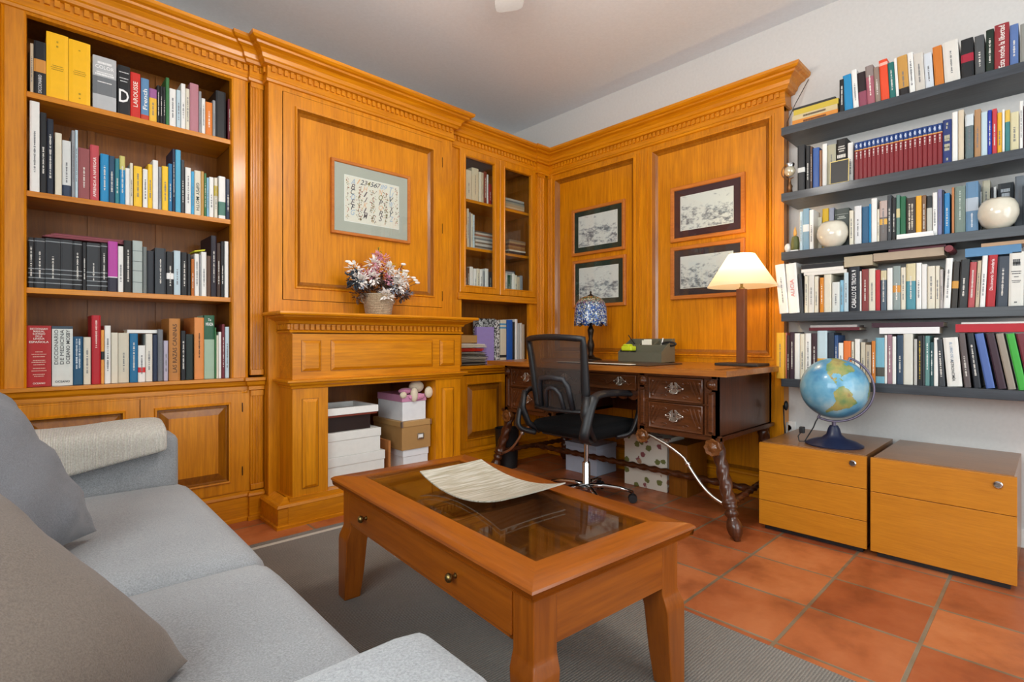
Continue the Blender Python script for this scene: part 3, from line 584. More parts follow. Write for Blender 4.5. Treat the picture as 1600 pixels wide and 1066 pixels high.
# set of dark red volumes
y0, y1 = onX(1335, 240, SP)[0], onX(1472.5, 200, SP)[0]; NV = 19; wv = (y0-y1)/NV; hv = onX(1400, 208.5, SP)[1]-SZ[1]
mbv, mv = book_mesh(wv-.0008, hv, .15, '#7C1F26', [(.80, 1, '#1D3A74'), (.775, .80, '#D8A050')])
vol = mbv.build('encyclopedia_volume', mv); lt = marks(vol, wv, hv, '#E0D4D0', .55, .74, 3); em = marks_h(vol, wv, hv, '#C8D4E8', [(.93,.3,.008),(.9,.5,.008),(.87,.3,.008)], 2); em.name = 'emblem'
ring = ['dark red volume with blue top at the left end of its long matching set', 'dark red volume with blue top at the right end of its matching set']
for i in range(NV):
    v = vol if i == 0 else vol.copy()
    if i:
        C.objects.link(v)
        for c_ in (lt, em): q = c_.copy(); C.objects.link(q); q.parent = v
    v.location = (SP+random.uniform(-.001, .002), y0-i*wv, SZ[1]+.0003); v.rotation_euler = (0, 0, RB)
    tag(v, ring[0] if i == 0 else ring[1] if i == NV-1 else (ORD[i] if i < 10 else ORD[NV-1-i])+' dark red volume from the '+('left' if i < 10 else 'right')+' in the matching set, second black shelf', 'book', 'matching dark red volumes on the second black shelf')
row('right part of second black shelf', 'books on the second black shelf', SP, SZ[1], RB, [
 (1473,1487,187,'n',dict(hex='#20306A',mk=0,mh=('#B8B49A',[(.9,.2,.012),(.82,.2,.012),(.6,.6,.02),(.54,.6,.012),(.4,.6,.02),(.34,.6,.02),(.1,.2,.012)]))),(1487.6,1496.5,175,'w',dict(mk=0)),(1497.2,1506,172,'c',dict(hex='#CFC0A8',mk=0)),(1508.3,1521,179,'g',dict(hex='#5E6E72',bands=[(.75,1,'#C8D0D4')])),(1522.5,1532.5,171,'O',dict(hex='#A9815A')),
 (1533,1542.8,175,'v'),(1543.3,1549.8,172,'b',dict(hex='#24349A',cn='royal blue')),(1550.3,1557.8,170,'r',dict(hex='#C03A42')),(1558.4,1565.5,176,'Y',dict(hex='#E0A828')),(1566,1570,171,'w'),(1570.5,1578,172,'t',dict(hex='#3A7A7C',bands=[(.72,1,'#D8B450')])),(1578.6,1592,175,'x',dict(hex='#CFC6A0')),(1593,1598.5,158,'w'),(1599,1606,165,'p')], depth=.15)
row('third black shelf', 'books on the third black shelf', SP+.01, SZ[2], RB, [
 (1249.5,1254,331,'v'),(1254.4,1264,326,'l',dict(hex='#7C9CB0',bands=[(.45,.62,'#D8DCDC')])),(1264.6,1271,328,'w'),(1272,1284,340,'c',dict(fw=-.09,d=.11)),(1285,1294.5,326,'y',dict(fw=-.09,d=.11,hex='#DDB020',mk=0)),(1295,1303,325,'P',dict(fw=-.09,d=.11,hex='#9C9EB0')),(1304,1326.5,326,'E',dict(fw=-.09,d=.11,mk=0,mh=('#C8CCC4',[(.86,.9,.002),(.8,.4,.006),(.76,.6,.006)]))),(1327,1333.5,329,'c'),
 (1335,1346,322,'w',dict(hex='#DADADA')),(1347,1357.5,323,'b',dict(hex='#28587C',tx=('Solaris',.5,.4,.35,'#D8E0E4','u') and None)),(1358,1361,319,'B'),(1361.4,1370,310,'w'),(1370.4,1374,327,'c'),(1374.4,1386,314,'g',dict(hex='#6C6664',bands=[(.42,.56,'#D8A850'),(.6,1,'#B8A49C')])),(1386.4,1393,305,'d'),(1393.4,1400,309,'k'),(1400.4,1406,305,'e',dict(bands=[(.5,.7,'#CFC090')],hex='#5A7E74')),(1406.4,1415,307,'F',dict(hex='#16603C',mk=0)),
 (1416,1430.5,309,'h',dict(hex='#3A302C',mk=dict(c='#D8CDB8',n=2,z0=.2,z1=.85))),(1431,1440,306,'Y',dict(mk=0)),(1440.5,1447,305,'h',dict(hex='#7A5A40')),(1448,1456,306,'k',dict(bands=[(.1,.7,'#B8B8B0')],hex='#26282A',mk=0)),(1457,1464.5,301,'w'),(1465,1472,296,'P',dict(hex='#77789A')),(1472.5,1475,297,'n'),(1475.5,1484,302,'B',dict(hex='#2C7CB4')),(1487,1491,293,'o',dict(hex='#B87848')),
 (1491.6,1508.5,291,'e',dict(mk=dict(c='#B8C4BC',z0=.25,z1=.9))),(1509,1528.5,284,'l',dict(hex='#5C80A0',bands=[(.42,.68,'#A8B4C0')],mk=dict(c='#D0D8E0',z0=.05,z1=.38))),(1530,1534,300,'w',dict(fw=-.12,d=.1)),(1535,1547,282,'x',dict(fw=-.12,d=.1,hex='#C8C0A8')),(1548,1552,293,'k',dict(fw=-.12,d=.1)),(1552.5,1557,292,'w',dict(fw=-.12,d=.1)),(1559,1584,286,'k',dict(fw=-.12,d=.1,hex='#1C2228',mh=('#B8C0C8',[(.85,.6,.015),(.75,.5,.02),(.66,.6,.012)]),mk=0)),(1586,1600,275,'g',dict(fw=-.12,d=.1,hex='#70767E')),(1600.5,1610,280,'d')], depth=.12)
row('fourth black shelf', 'books on the fourth black shelf', SP, SZ[3], RB, [
 (1218,1232.5,413,'w',dict(lean=-5,fw=.0)),(1233,1249.5,411.5,'w',dict(lean=-4,tx=('ALICIA',.5,.35,.35,'#D88078','u'),mk=0,lab='white book with pale red lettering at the left of the fourth black shelf')),(1250.5,1255.5,428,'d',dict(lean=-3)),(1257,1262.5,430,'c'),(1263,1272,430,'w',dict(hex='#D8D4CC')),(1272.5,1278.5,432,'c'),(1281,1287,434,'o',dict(hex='#D0801C')),(1287.5,1299,429,'c'),(1300,1312,441,'w',dict(hex='#D4D8D4')),(1312.5,1318,438,'l'),(1318.5,1325.5,426,'v'),
 (1326,1343,417,'k',dict(hex='#141A24',tx=('CABALLO DE TROYA 9',.5,.85,.42,'#E8E8E8','u'),mk=0,lab='black book lettered CABALLO DE TROYA on the fourth black shelf')),(1343.5,1346,424,'w'),(1346.5,1357,421,'q',dict(hex='#7E3434')),(1357.5,1367.5,420,'c'),(1368,1375,422,'r',dict(mk=0)),(1376,1385,421,'s',dict(bands=[(.74,.97,'#C8BC98')])),(1386,1394.5,419,'w'),
 (1395,1407,416,'e',dict(hex='#8A9694',bands=[(.40,.56,'#C88838')])),(1407.6,1415,418,'c'),(1416,1430.5,412,'t',dict(hex='#4A8A98',bands=[(.62,1,'#D0C49C')])),(1431.5,1439.5,411,'w'),(1440,1448,413,'w',dict(hex='#E0DEDA')),(1449,1461,416,'c'),(1461.6,1468,415.5,'c'),(1468.5,1473.5,421,'g',dict(hex='#B4ACA8')),(1473.8,1484.5,404,'w',dict(lean=2.5)),
 (1485.5,1495.5,409,'k',dict(lean=2.5,bands=[(.42,.58,'#C89038')],hex='#2C2620')),(1497,1511,406,'d',dict(lean=2.5,hex='#26282A')),(1512,1522.5,410,'q',dict(lean=2.5,hex='#B0484C')),(1523.5,1529.5,408,'x',dict(lean=2.5)),(1530.5,1539,400,'w',dict(lean=2.5)),
 (1540,1554.5,399,'r',dict(lean=2.5,hex='#A8141E',tx=('Diccionario Secundaria',.62,.6,.35,'#F0E0E0','u'),mk=0,lab='red book lettered Diccionario on the fourth black shelf')),(1556,1574,401,'s',dict(lean=2,hex='#343C48')),(1575.5,1599,394,'w',dict(lean=1,hex='#D8D6CE',mk=0,mh=('#4A4A4C',[(.82,.5,.022),(.78,.5,.016),(.64,.7,.004),(.6,.6,.004),(.54,.3,.004),(.47,.6,.003),(.44,.5,.003),(.07,.2,.006)])))], depth=.16)
row('lowest black shelf', 'books on the lowest black shelf', SP, SZ[4], RB, [
 (1213,1225,520,'Y',dict(fw=.03,hex='#E8AC30')),(1225.4,1229,520,'i',dict(hex='#D87868')),(1229.5,1233.5,524,'h',dict(hex='#3A2A2A')),(1234,1241,519,'p'),(1241.5,1249.5,521,'w'),(1250,1257,522,'c'),(1258,1267,521,'w'),(1268,1276.5,521,'p',dict(hex='#3C2830')),
 (1277,1292.5,517,'v',dict(bands=[(.3,.44,'#D8A040')],mk=0)),(1293,1303,520,'s',dict(hex='#26303C')),(1303.5,1309.3,524,'b',dict(hex='#2C4C7C')),(1310,1317.3,536,'w'),(1318,1329.5,533,'o',dict(mk=0,hex='#DC7438')),(1330.4,1334,534,'c'),(1335.5,1343.3,530,'w'),(1345,1351.5,535,'c',dict(hex='#C4BCA8')),(1352,1361,539,'x',dict(hex='#B8AC98')),(1361.8,1367.8,533,'o',dict(hex='#C8782C')),
 (1368.3,1382,528,'l',dict(bands=[(.15,.35,'#4A4A44')],hex='#6FA8BC',mk=0)),(1382.3,1386,524,'w',dict(mk=0)),(1386.5,1393.8,523,'u'),(1394.2,1400,526,'w',dict(mk=0)),(1401.2,1411,524,'s',dict(hex='#2E4258')),(1411.5,1426.5,522,'c',dict(hex='#D4D2C8',mk=0)),(1428,1433,530,'g',dict(hex='#B8B6B2')),(1433.5,1441,525,'k',dict(mk=dict(c='#C8A838',z0=.1,z1=.9))),(1441.4,1445,525,'d'),(1445.4,1452.6,525,'t',dict(hex='#5E8A88',mk=dict(c='#E0E8E4',n=1,z0=.3,z1=.85))),
 (1453,1458.8,535,'T',dict(mk=dict(c='#E0E8E4',z0=.2,z1=.8))),(1459.2,1465.8,528,'w'),(1467,1477,531,'d',dict(lean=-3)),
 (1480.5,1504,528,'w',dict(lean=-4.2,hex='#E2E0DA',tx=[('EL LIBRO DE LA',.7,.40,.18,'#8A9CB4','d'),('ASTRONOMÍA',.33,.44,.26,'#2A2A2C','d')],mk=0,lab='thick white book lettered ASTRONOMÍA on the lowest black shelf')),
 (1507,1517.5,521,'a',dict(lean=-5,hex='#5A5050')),(1522,1533,521,'k',dict(lean=-6,hex='#20242C')),(1541,1555,521,'b',dict(lean=-9,hex='#4C66A4',mk=0,cn='cornflower blue')),(1559.5,1573,521,'p',dict(lean=-9.5,mk=0)),(1575.5,1588,521,'x',dict(lean=-9.5,hex='#94897C',mk=0)),(1592,1605.5,521,'G',dict(lean=-9.5,hex='#3CA43A',cn='bright green',mk=0)),(1608,1622,521,'m',dict(lean=-9.5,mk=0))], depth=.16)

# flat books: helper (length along shelf, thickness, depth)
def flat(name, label, cat, y_l, y_r, z, t, d, col, X=SP, group=None, cover=True, rot=0, pages='#D8CDB8'):
    L_ = y_l-y_r; mb = MB(); c = .002 if cover else .0
    mb.box(0, L_, 0, d, 0, t, 0) if not cover else mb.box(0, L_, 0, d, 0, c, 0).box(0, L_, 0, d, t-c, t, 0).box(0, L_, 0, c, c, t-c, 0).box(.004, L_-.004, c, d-.004, c, t-c, 1)
    o = mb.build(name, [cmat(col), plain(pages, .85)]); o.location = (X, y_l, z); o.rotation_euler = (0, 0, RB+rot)
    return tag(o, label, cat, group)
def yx(px, X=SP): return onX(px, 500, X)[0]
z = SZ[0]+.0005
for t, a, b_, col, lab in ((.030, 1238, 1309, '#D88A34', 'orange paperback lying flat, lowest of the four stacked on the topmost black shelf'), (.028, 1238, 1308.5, '#CDB98C', 'cream paperback lying flat, second from the bottom of the pile on topmost black shelf'),
                       (.030, 1240, 1310, '#C8AE3C', 'mustard yellow paperback lying flat beneath a thin dark one'), (.012, 1238, 1305, '#2C2C2C', 'thin dark booklet on top of the pile of flat books, topmost black shelf')):
    o = flat('book', lab, 'book', yx(a), yx(b_), z, t, .13, col, group='flat books on the black shelves'); z += t+.0004
    if t > .02 and col != '#C8AE3C': marks_h(o, yx(a)-yx(b_), t, '#6A3A1C' if col == '#D88A34' else '#5A4A44', [(.5, .5, .010)], 3)
zz = SZ[2]+.0003
flat('book', 'white flat book lying in front of the third shelf row, lower of the two', 'book', yx(1401, 3.225), yx(1459, 3.225), zz, .010, .018, '#E8E6E2', X=3.224, group='flat books on the black shelves', cover=False)
flat('book', 'white flat book lying in front of the third shelf row, upper of the two', 'book', yx(1401, 3.225), yx(1458, 3.225), zz+.0105, .012, .017, '#F0EEEA', X=3.2245, group='flat books on the black shelves', cover=False)
# books lying over the fourth row
def zt(px, py, X=SP): return onX(px, py, X)[1]
g4 = 'flat books lying over the fourth shelf row'
z = SZ[3]+.2255
z4 = max(zt(1290, 428.5), 0)
flat('book', 'lower white flat book on the left of the fourth black shelf', 'book', yx(1256), yx(1323), z4, .0185, .14, '#DEDAD2', group=g4)
flat('book', 'white flat book second from the bottom, left end of the fourth black shelf', 'book', yx(1252), yx(1318), z4+.019, .018, .14, '#E6E2DA', group=g4)
flat('book', 'black flat book on top of two white ones, left of the fourth shelf', 'book', yx(1252), yx(1317), z4+.0375, .024, .15, '#18181C', group=g4)
flat('book', 'beige old book lying flat above the CABALLO DE TROYA volume', 'book', yx(1319), yx(1363.5), zt(1340, 416), .055, .14, '#B0A288', group=g4, pages='#CDBE9E')
z5 = zt(1420, 411)
z5 = SZ[3]+.258
flat('book', 'long beige volume lying flat over the middle of the fourth shelf row', 'book', yx(1364.5), yx(1475), z5, .040, .15, '#A99680', group=g4)
flat('folder', 'thin maroon folder lying on the long beige volume', 'folder', yx(1388), yx(1478), z5+.0405, .010, .15, '#5E2430', group=g4)
mb = MB(); mb.tube([(0, 0, 0), (0.15, 0, 0)], .016, 20); mb.tube([(-.003, 0, 0), (0.0, 0, 0)], .010, 16)
o = mb.build('paper_roll', cmat('#7A2C34'), smooth=True); o.location = (SP-.01, yx(1483), z5+.0165+.012); tag(o, 'rolled maroon sheet at the right end of the long beige flat volume', 'paper roll')
z6 = zt(1545, 398)
flat('book', 'blue book lying flat over the right part of the fourth shelf row', 'book', yx(1508), yx(1596), z6-.003, .040, .15, '#4F7EA6', group=g4)
flat('book', 'thin tan book lying on the blue flat one', 'book', yx(1533), yx(1606), z6+.0375, .016, .15, '#B09070', group=g4)
# over the lowest row
g5 = 'flat things lying over the lowest shelf row'
flat('folder', 'maroon folder lying flat over the left of the lowest shelf row', 'folder', yx(1264), yx(1343), zt(1300, 516.5), .017, .15, '#5A1420', group=g5)
flat('magazine', 'grey magazine lying on the maroon folder over the lowest shelf row', 'magazine', yx(1266), yx(1339), zt(1300, 516.5)+.0175, .012, .15, '#A8A2A0', group=g5, cover=False)
flat('book', 'white book lying flat over the middle of the lowest shelf row', 'book', yx(1374), yx(1468), zt(1420, 521.5), .032, .15, '#E8E8E8', group=g5)
flat('album', 'dark purple album lying on the white flat book under the fourth black shelf', 'album', yx(1362), yx(1474), zt(1420, 521.5)+.0325, .024, .16, '#3A1A28', group=g5)
flat('album', 'bright red album lying flat over the right of the lowest shelf row', 'album', yx(1493), yx(1608), zt(1545, 519), .038, .16, '#B00C20', group=g5)
flat('magazine', 'thin white magazine lying on the bright red album', 'magazine', yx(1502), yx(1608), zt(1545, 519)+.0385, .008, .16, '#D8D4D0', group=g5, cover=False)
flat('book', 'white paperback lying flat on the books of the bottom bookcase row', 'book', 0, -.135, 0, .016, .14, '#E4E2DE', group=None)
o = C.objects[-1] if False else [q for q in C.objects if q.get('label', '').startswith('white paperback lying flat on')][0]
x_, z_ = onY(199, 517, 3.13); o.location = (x_, 3.135, .7885+.2205); o.rotation_euler = (0, 0, 0)
o.location.z = max(onY(230, 521, 3.13)[1], .98)+.001
# magazines above the banded volumes
mb = MB(); 
for i in range(5): mb.box(.01*i, .36-.012*i, .002*i, .12, .0045*i, .0045*i+.004, i % 2)
o = mb.build('magazine_pile', [cmat('#6C2430'), cmat('#8C4048')]); o.location = (onY(66, 372, 3.14)[0], 3.145, 1.227+.178); tag(o, 'pile of thin maroon magazines lying across the black banded volumes', 'magazines', None, None)
o.location.z = onY(110, 374, 3.14)[1]+.002
mb = MB().hexa([(0,0,0),(.05,0,.012),(.05,.1,.012),(0,.1,0)], [(0,0,.006),(.05,0,.018),(.05,.1,.018),(0,.1,.006)])
o = mb.build('booklet', cmat('#D8D820')); o.location = (onY(304, 396, 3.13)[0], 3.135, onY(311, 394, 3.13)[1]); tag(o, 'bright yellow booklet on the books at the right of the third row', 'booklet')
# small sheet in front of the second black shelf
mb = MB().box(0, .085, 0, .004, 0, .118, 0).box(.003, .082, -.0006, 0, .002, .113, 1)
o = mb.build('framed_card', [plain('#D8C070', .4), plain('#2E2C2C', .5)]); o.location = (3.222, yx(1296.5, 3.222), SZ[1]+.0005); o.rotation_euler = (math.radians(-4), 0, RB)
hh = zt(1310, 250, 3.222)-SZ[1]; w_ = yx(1296.5, 3.222)-yx(1326, 3.222); o.scale = (w_/.085, 1, hh/.118); tag(o, 'small dark card in a thin gilt frame leaning on the second black shelf', 'framed card')
# ================================================================== contents of the corner cabinet
z1v, z2v = VS
row('upper shelf behind left cabinet glass', 'books behind the cabinet glass', 3.17, z1v, 0, [
 (724,728,272,'c'),(728.5,737,266,'c',dict(hex='#D8CCB4')),(737.5,748,263,'c',dict(hex='#D2C4A8')),(749,753,269,'c'),(753.4,756,270,'x'),(756.4,760.8,268.5,'q',dict(hex='#7C3428')),(761.2,763.4,273,'w'),(763.8,768.5,288,'r',dict(hex='#A82C30'))], depth=.14)
row('middle shelf behind left cabinet glass', 'books behind the cabinet glass', 3.17, z2v, 0, [
 (724,727,330,'x'),(727.4,730,326,'o',dict(hex='#C08850')),(730.4,733,326,'c'),(733.4,736,332,'g'),(736.4,739,334,'c'),(739.4,742,336,'v')], depth=.14)
row('bottom shelf behind left cabinet glass', 'books behind the cabinet glass', 3.17, 1.3525, 0, [
 (723.5,726,413,'c'),(726.5,730,417,'d'),(730.4,733.8,418,'h'),(734.2,739.5,417,'w'),(740.3,745,420,'w'),(745.4,750,420,'c'),(750.4,754.5,421,'w'),(755,758,424,'g'),(758.3,763.5,420,'w'),(764,769,425,'d')], depth=.14)
row('bottom shelf behind right cabinet glass', 'books behind the cabinet glass', 3.17, 1.3525, 0, [
 (789,793,427,'w'),(793.4,797.5,430,'F'),(797.9,800,430,'e'),(800.4,804.5,428,'w'),(804.9,808,430,'c'),(808.4,812.5,433,'x'),(813,817,431,'g')], depth=.10)
def pile(x0, x1, y0, z, ts, cols, lab, grp, d=.17):
    k = 0
    for t, c in zip(ts, cols):
        j = random.uniform(-.006, .004); o = MB().box(x0+j, x1+j*.5, y0+abs(j), y0+d, z, z+t).build('magazine', cmat(c)); z += t+.0005; k += 1
        tag(o, lab % (['lowest', 'second from the bottom', 'third from the bottom', 'fourth from the bottom', 'fifth from the bottom', 'sixth from the bottom', 'seventh from the bottom', 'eighth from the bottom', 'ninth from the bottom', 'tenth from the bottom'][k-1] if k < len(ts) else 'topmost'), 'magazine', grp)
xa = onY(742.6, 385, 3.175)[0]
pile(xa, xa+.30, 3.172, z2v+.0005, [.016,.012,.018,.013,.016,.014,.015,.012,.014,.012], ['#9C968C','#5C5A58','#B8B4AC','#7A6A5C','#C0BCB4','#6C7478','#A8A49C','#8C5C48','#B0AAA0','#54504C'], '%s magazine of the pile on the middle shelf behind left glass', 'magazines on the cabinet shelves')
xb = onY(790, 320, 3.175)[0]
pile(xb-.03, xb+.22, 3.172, z1v+.0005, [.018,.016,.02,.016,.012,.016], ['#A06C50','#C0A888','#A89478','#8C8C80','#5C6C70','#A0A4A0'], '%s magazine of the pile on the upper shelf behind right glass', 'magazines on the cabinet shelves')
pile(xb+.07-.03, xb+.235, 3.172, z2v+.0005, [.03,.012,.02,.014,.018,.016,.014], ['#3A2620','#D0C8B8','#8C5C30','#9C6C3C','#6C3C24','#A08058','#7C6450'], '%s magazine of the pile on the middle shelf behind right glass', 'magazines on the cabinet shelves')
x0_ = onY(797, 430, 3.3)[0]
tag(MB().box(x0_-.15, x0_+.06, 3.30, 3.36, 1.3525, 1.60).box(x0_-.138, x0_+.048, 3.2995, 3.301, 1.365, 1.588, 1).build('box_file', [cmat('#3C3C3C'), cmat('#B8BCC0')]), 'grey box file standing behind the books on bottom shelf, right glass', 'box file')
# recess under the glass doors
zc = .7965
def bind(name, lab, px0, px1, yt, col, y=3.16, d=.155, cat='binder', bands=(), mk=None, lean=0, mats=None, rz=0):
    x0, x1 = onY(px0, yt, y)[0], onY(px1, yt, y)[0]; h = onY((px0+px1)/2, yt, y)[1]-zc
    o = place_book((x0, y, zc+.0003), rz, x1-x0-.001, h, d, col, math.radians(lean), bands, mk); o.name = name
    if mats: o.data.materials[0] = mats
    return tag(o, lab, cat, 'files in the cabinet recess')
def marble():
    m, nt, b = new('marbled_binder_paper'); tc = N(nt, 'ShaderNodeTexCoord'); v = N(nt, 'ShaderNodeTexNoise', Scale=55.0, Detail=3.0, Roughness=.7)
    nt.links.new(tc.outputs['Object'], v.inputs['Vector']); r_ = ramp(nt, [(.46, (.02,.02,.02,1)), (.52, (.6,.6,.58,1))]); nt.links.new(v.outputs['Fac'], r_.inputs[0]); nt.links.new(r_.outputs[0], b.inputs['Base Color']); b.inputs['Roughness'].default_value = .6; return m
MRB = marble()
def folder_box(name, lab, px0, px1, yt, y, col, mat=None, d=.02):
    x0, x1 = onY(px0, yt, y)[0], onY(px1, yt, y)[0]; h = onY((px0+px1)/2, yt, y)[1]
    return tag(MB().box(x0, x1, y, y+d, zc+.0003, h).build(name, mat or cmat(col), bevel=.002), lab, 'folder', 'files in the cabinet recess')
folder_box('box_file', 'marbled black and white file box standing behind the lilac folder', 746, 774, 498, 3.32, '', MRB, .06)
folder_box('folder', 'lilac folder standing upright beside the pile of papers', 745, 772, 511, 3.165, '#9384BE', None, .03)
bind('binder', 'marbled black and white lever binder right of the lilac folder', 774, 781, 500, '#222222', mats=MRB)
bind('binder', 'cream lever binder with blue bands in the cabinet recess', 782.3, 791.5, 500, '#C8BEA8', bands=[(.80,.84,'#4C8AB0'),(.88,.92,'#4C8AB0'),(.14,.20,'#2A2A2A')])
bind('binder', 'bright blue binder in the cabinet recess', 792.3, 801, 500, '#1450A0')
bind('binder', 'black binder between the blue and the white files', 801.4, 804.6, 503, '#16161A')
bind('folder', 'tall white folder in the cabinet recess right of the black binder', 805, 808.8, 499, '#D8D8D4', cat='folder')
bind('folder', 'grey folder in the cabinet recess beside the tall white one', 809.2, 812.4, 506, '#A8A8A4', cat='folder')
bind('folder', 'off-white folder second from the right end of the recess', 812.8, 816, 505, '#C4BEB4', cat='folder')
bind('folder', 'beige folder at the right end of the cabinet recess', 816.4, 820, 507, '#B09C84', cat='folder')
x0, x1 = onY(783, 480, 3.34)[0], 3.21
tag(MB().box(x0, x1, 3.33, 3.36, zc+.0003, 1.155).box(x0, x1, 3.329, 3.361, 1.145, 1.158, 1).build('folder', [cmat('#14141C'), cmat('#9C8CA4')]), 'large dark portfolio with pale edge standing at the back of the recess', 'folder')
# pile of papers
xq0, xq1 = 2.446, onY(762, 560, 3.13)[0]
def sheetpile(name, lab, cat, x0, x1, z0, z1, cols, y0=3.125, d=.22, wav=.006):
    mb = MB(); n = max(2, int((z1-z0)/.004)); mats = [cmat(c) for c in cols]
    for i in range(n):
        z = z0+(z1-z0)*i/n; a = random.uniform(-.012, .012); b_ = random.uniform(-.015, .012); t = (z1-z0)/n*.85; K = 8; vs = []; ph = random.uniform(0, 6)
        for zz_ in (0, t):
            for yy in (y0+abs(a), y0+d):
                for k in range(K+1):
                    u = k/K; vs.append((x0+b_+(x1-x0+a)*u, yy, z+zz_+wav*math.sin(ph*.2+u*3.1)*(i/n)*1.0+wav*.3))
        S_ = K+1; fs = []
        for k in range(K): fs += [(k, S_+k, S_+k+1, k+1), (2*S_+k, 2*S_+k+1, 3*S_+k+1, 3*S_+k), (k, k+1, 2*S_+k+1, 2*S_+k), (S_+k, 3*S_+k, 3*S_+k+1, S_+k+1)]
        fs += [(0, 2*S_, 3*S_, S_), (K, S_+K, 3*S_+K, 2*S_+K)]
        mb.add(vs, fs, random.randrange(len(cols)))
    return tag(mb.build(name, mats), lab, cat)
sheetpile('paper_pile', 'untidy pile of grey papers and magazines in the cabinet recess', 'papers', xq0, xq1-.01, zc, .895, ['#3A342E', '#8C8678', '#5A5448', '#B0AA9C', '#2A2624'])
sheetpile('folder', 'red folder lying on the pile of grey papers', 'folder', xq0, xq1-.05, .903, .925, ['#B42818'], wav=.004)
sheetpile('envelope', 'cream envelopes lying on the red folder', 'envelope', xq0, xq1-.02, .933, .962, ['#D8CEB8', '#E2DACA'], d=.18, wav=.004)
tag(MB().box(xq0, xq1-.10, 3.14, 3.28, .971, 1.03).build('cardboard_box', cmat('#B08850'), bevel=.002), 'small tan cardboard box on top of the envelopes', 'box')

# ================================================================== boxes in the mantel niche
def lidbox(name, lab, x0, x1, y0, y1, z0, z1, lid, col, lidcol=None, rz=0, cat='box', extra=None, grp='boxes in the mantel niche'):
    cx, cy = (x0+x1)/2, (y0+y1)/2; t = thing(name, lab, cat, (cx, cy, z0), rz, grp); hx, hy = (x1-x0)/2, (y1-y0)/2
    m = cmat(col); MB().box(-hx+.004, hx-.004, -hy+.004, hy-.004, 0, z1-z0-.003).build('box_body', m, t, bevel=.002)
    MB().box(-hx, hx, -hy, hy, z1-z0-lid, z1-z0).build('lid', cmat(lidcol) if lidcol else m, t, bevel=.003)
    return t
nf = .1505
lidbox('storage_box', 'white lidded box at the bottom of the left stack in the niche', 1.285, 1.668, 2.885, 3.25, nf, .312, .055, '#DEDDD8')
lidbox('storage_box', 'white lidded box second from the bottom, left stack in the niche', 1.285, 1.640, 2.885, 3.24, .3125, .455, .05, '#E2E0DA')
t = thing('dark_box', 'dark brown box between the white boxes and the picture frame in the niche', 'box', (1.43, 3.05, .4555), 0, 'boxes in the mantel niche')
MB().box(-.13, .15, -.14, .16, 0, .088).build('box_body', cmat('#241410'), t, bevel=.002)
fr = thing('picture_frame', 'white picture frame lying flat on top of the left box stack', 'picture frame', (1.45, 3.04, .545), 0)
mb = MB(); mb.frame(lambda u, v, h: (u, v, h), -.17, .17, -.155, .155, [(0, .012), (0, .050), (.002, .052), (.022, .052), (.024, .050), (.024, .012)]); mb.build('frame', WHITE, fr)
MB().box(-.165, .165, -.15, .15, .0, .014).build('backing_board', cmat('#7A2E1C'), fr); MB().box(-.146, .146, -.131, .131, .014, .018).build('picture', cmat('#2A1810'), fr)
lidbox('storage_box', 'white lidded box under the kraft box in the niche', 1.79, 1.985, 2.875, 3.22, nf, .289, .045, '#DFE0E2')
k = lidbox('kraft_box', 'brown cardboard archive box with metal label holder in the niche', 1.772, 1.998, 2.862, 3.23, .2895, .472, .035, '#A9814F', '#B48C58')
lh = MB(); lh.frame(FA(-.184), .005, .052, .060, .098, [(0, 0), (0, .004), (.005, .005), (.007, .001)]); lh.build('label_holder', SILVER, k); MB().box(.011, .046, -.1862, -.184, .070, .092).build('label', WHITE, k)
mb = MB()
for sx in (-1, 1): mb.box(sx*.113-.011 if sx > 0 else -.1145, .1145 if sx > 0 else -.102, -.1855, -.172, .148, .184)
mb.build('metal_corner', SILVER, k)
lidbox('storage_box', 'white box with pink lid on top of the brown cardboard box', 1.79, 1.975, 2.885, 3.2, .4725, .640, .045, '#E2E2E4', '#C888A8')
pl = thing('plush_toy', 'beige plush rabbit in a pink dress flopped over the pink-lidded box', 'soft toy', (1.925, 2.93, .6405))
plm = fabric('cream_plush', '#CDBBA0', '#E6D8C0', 300)
MB().ell((.0, 0, .045), (.052, .042, .040)).build('head', plm, pl, smooth='all')
mb = MB().ell((-.050, -.052, -.0), (.026, .022, .048)); mb.build('ear', plm, pl, smooth='all'); MB().ell((.060, -.056, .008), (.030, .02, .038)).build('ear', plm, pl, smooth='all')
MB().ell((-.085, -.005, .022), (.05, .04, .020)).ell((-.03, -.052, -.015), (.06, .012, .022)).build('dress', fabric('pink_cloth', '#C46C94', '#DC9CB8', 150), pl, smooth='all')
MB().ell((-.125, -.042, .0), (.024, .018, .022)).build('paw', plm, pl, smooth='all')
tag(MB().box(1.70, 1.715, 2.90, 3.1, nf, .36).build('card_sheet', cmat('#B0703C')), 'brown cardboard sheet standing between the two box stacks', 'cardboard')

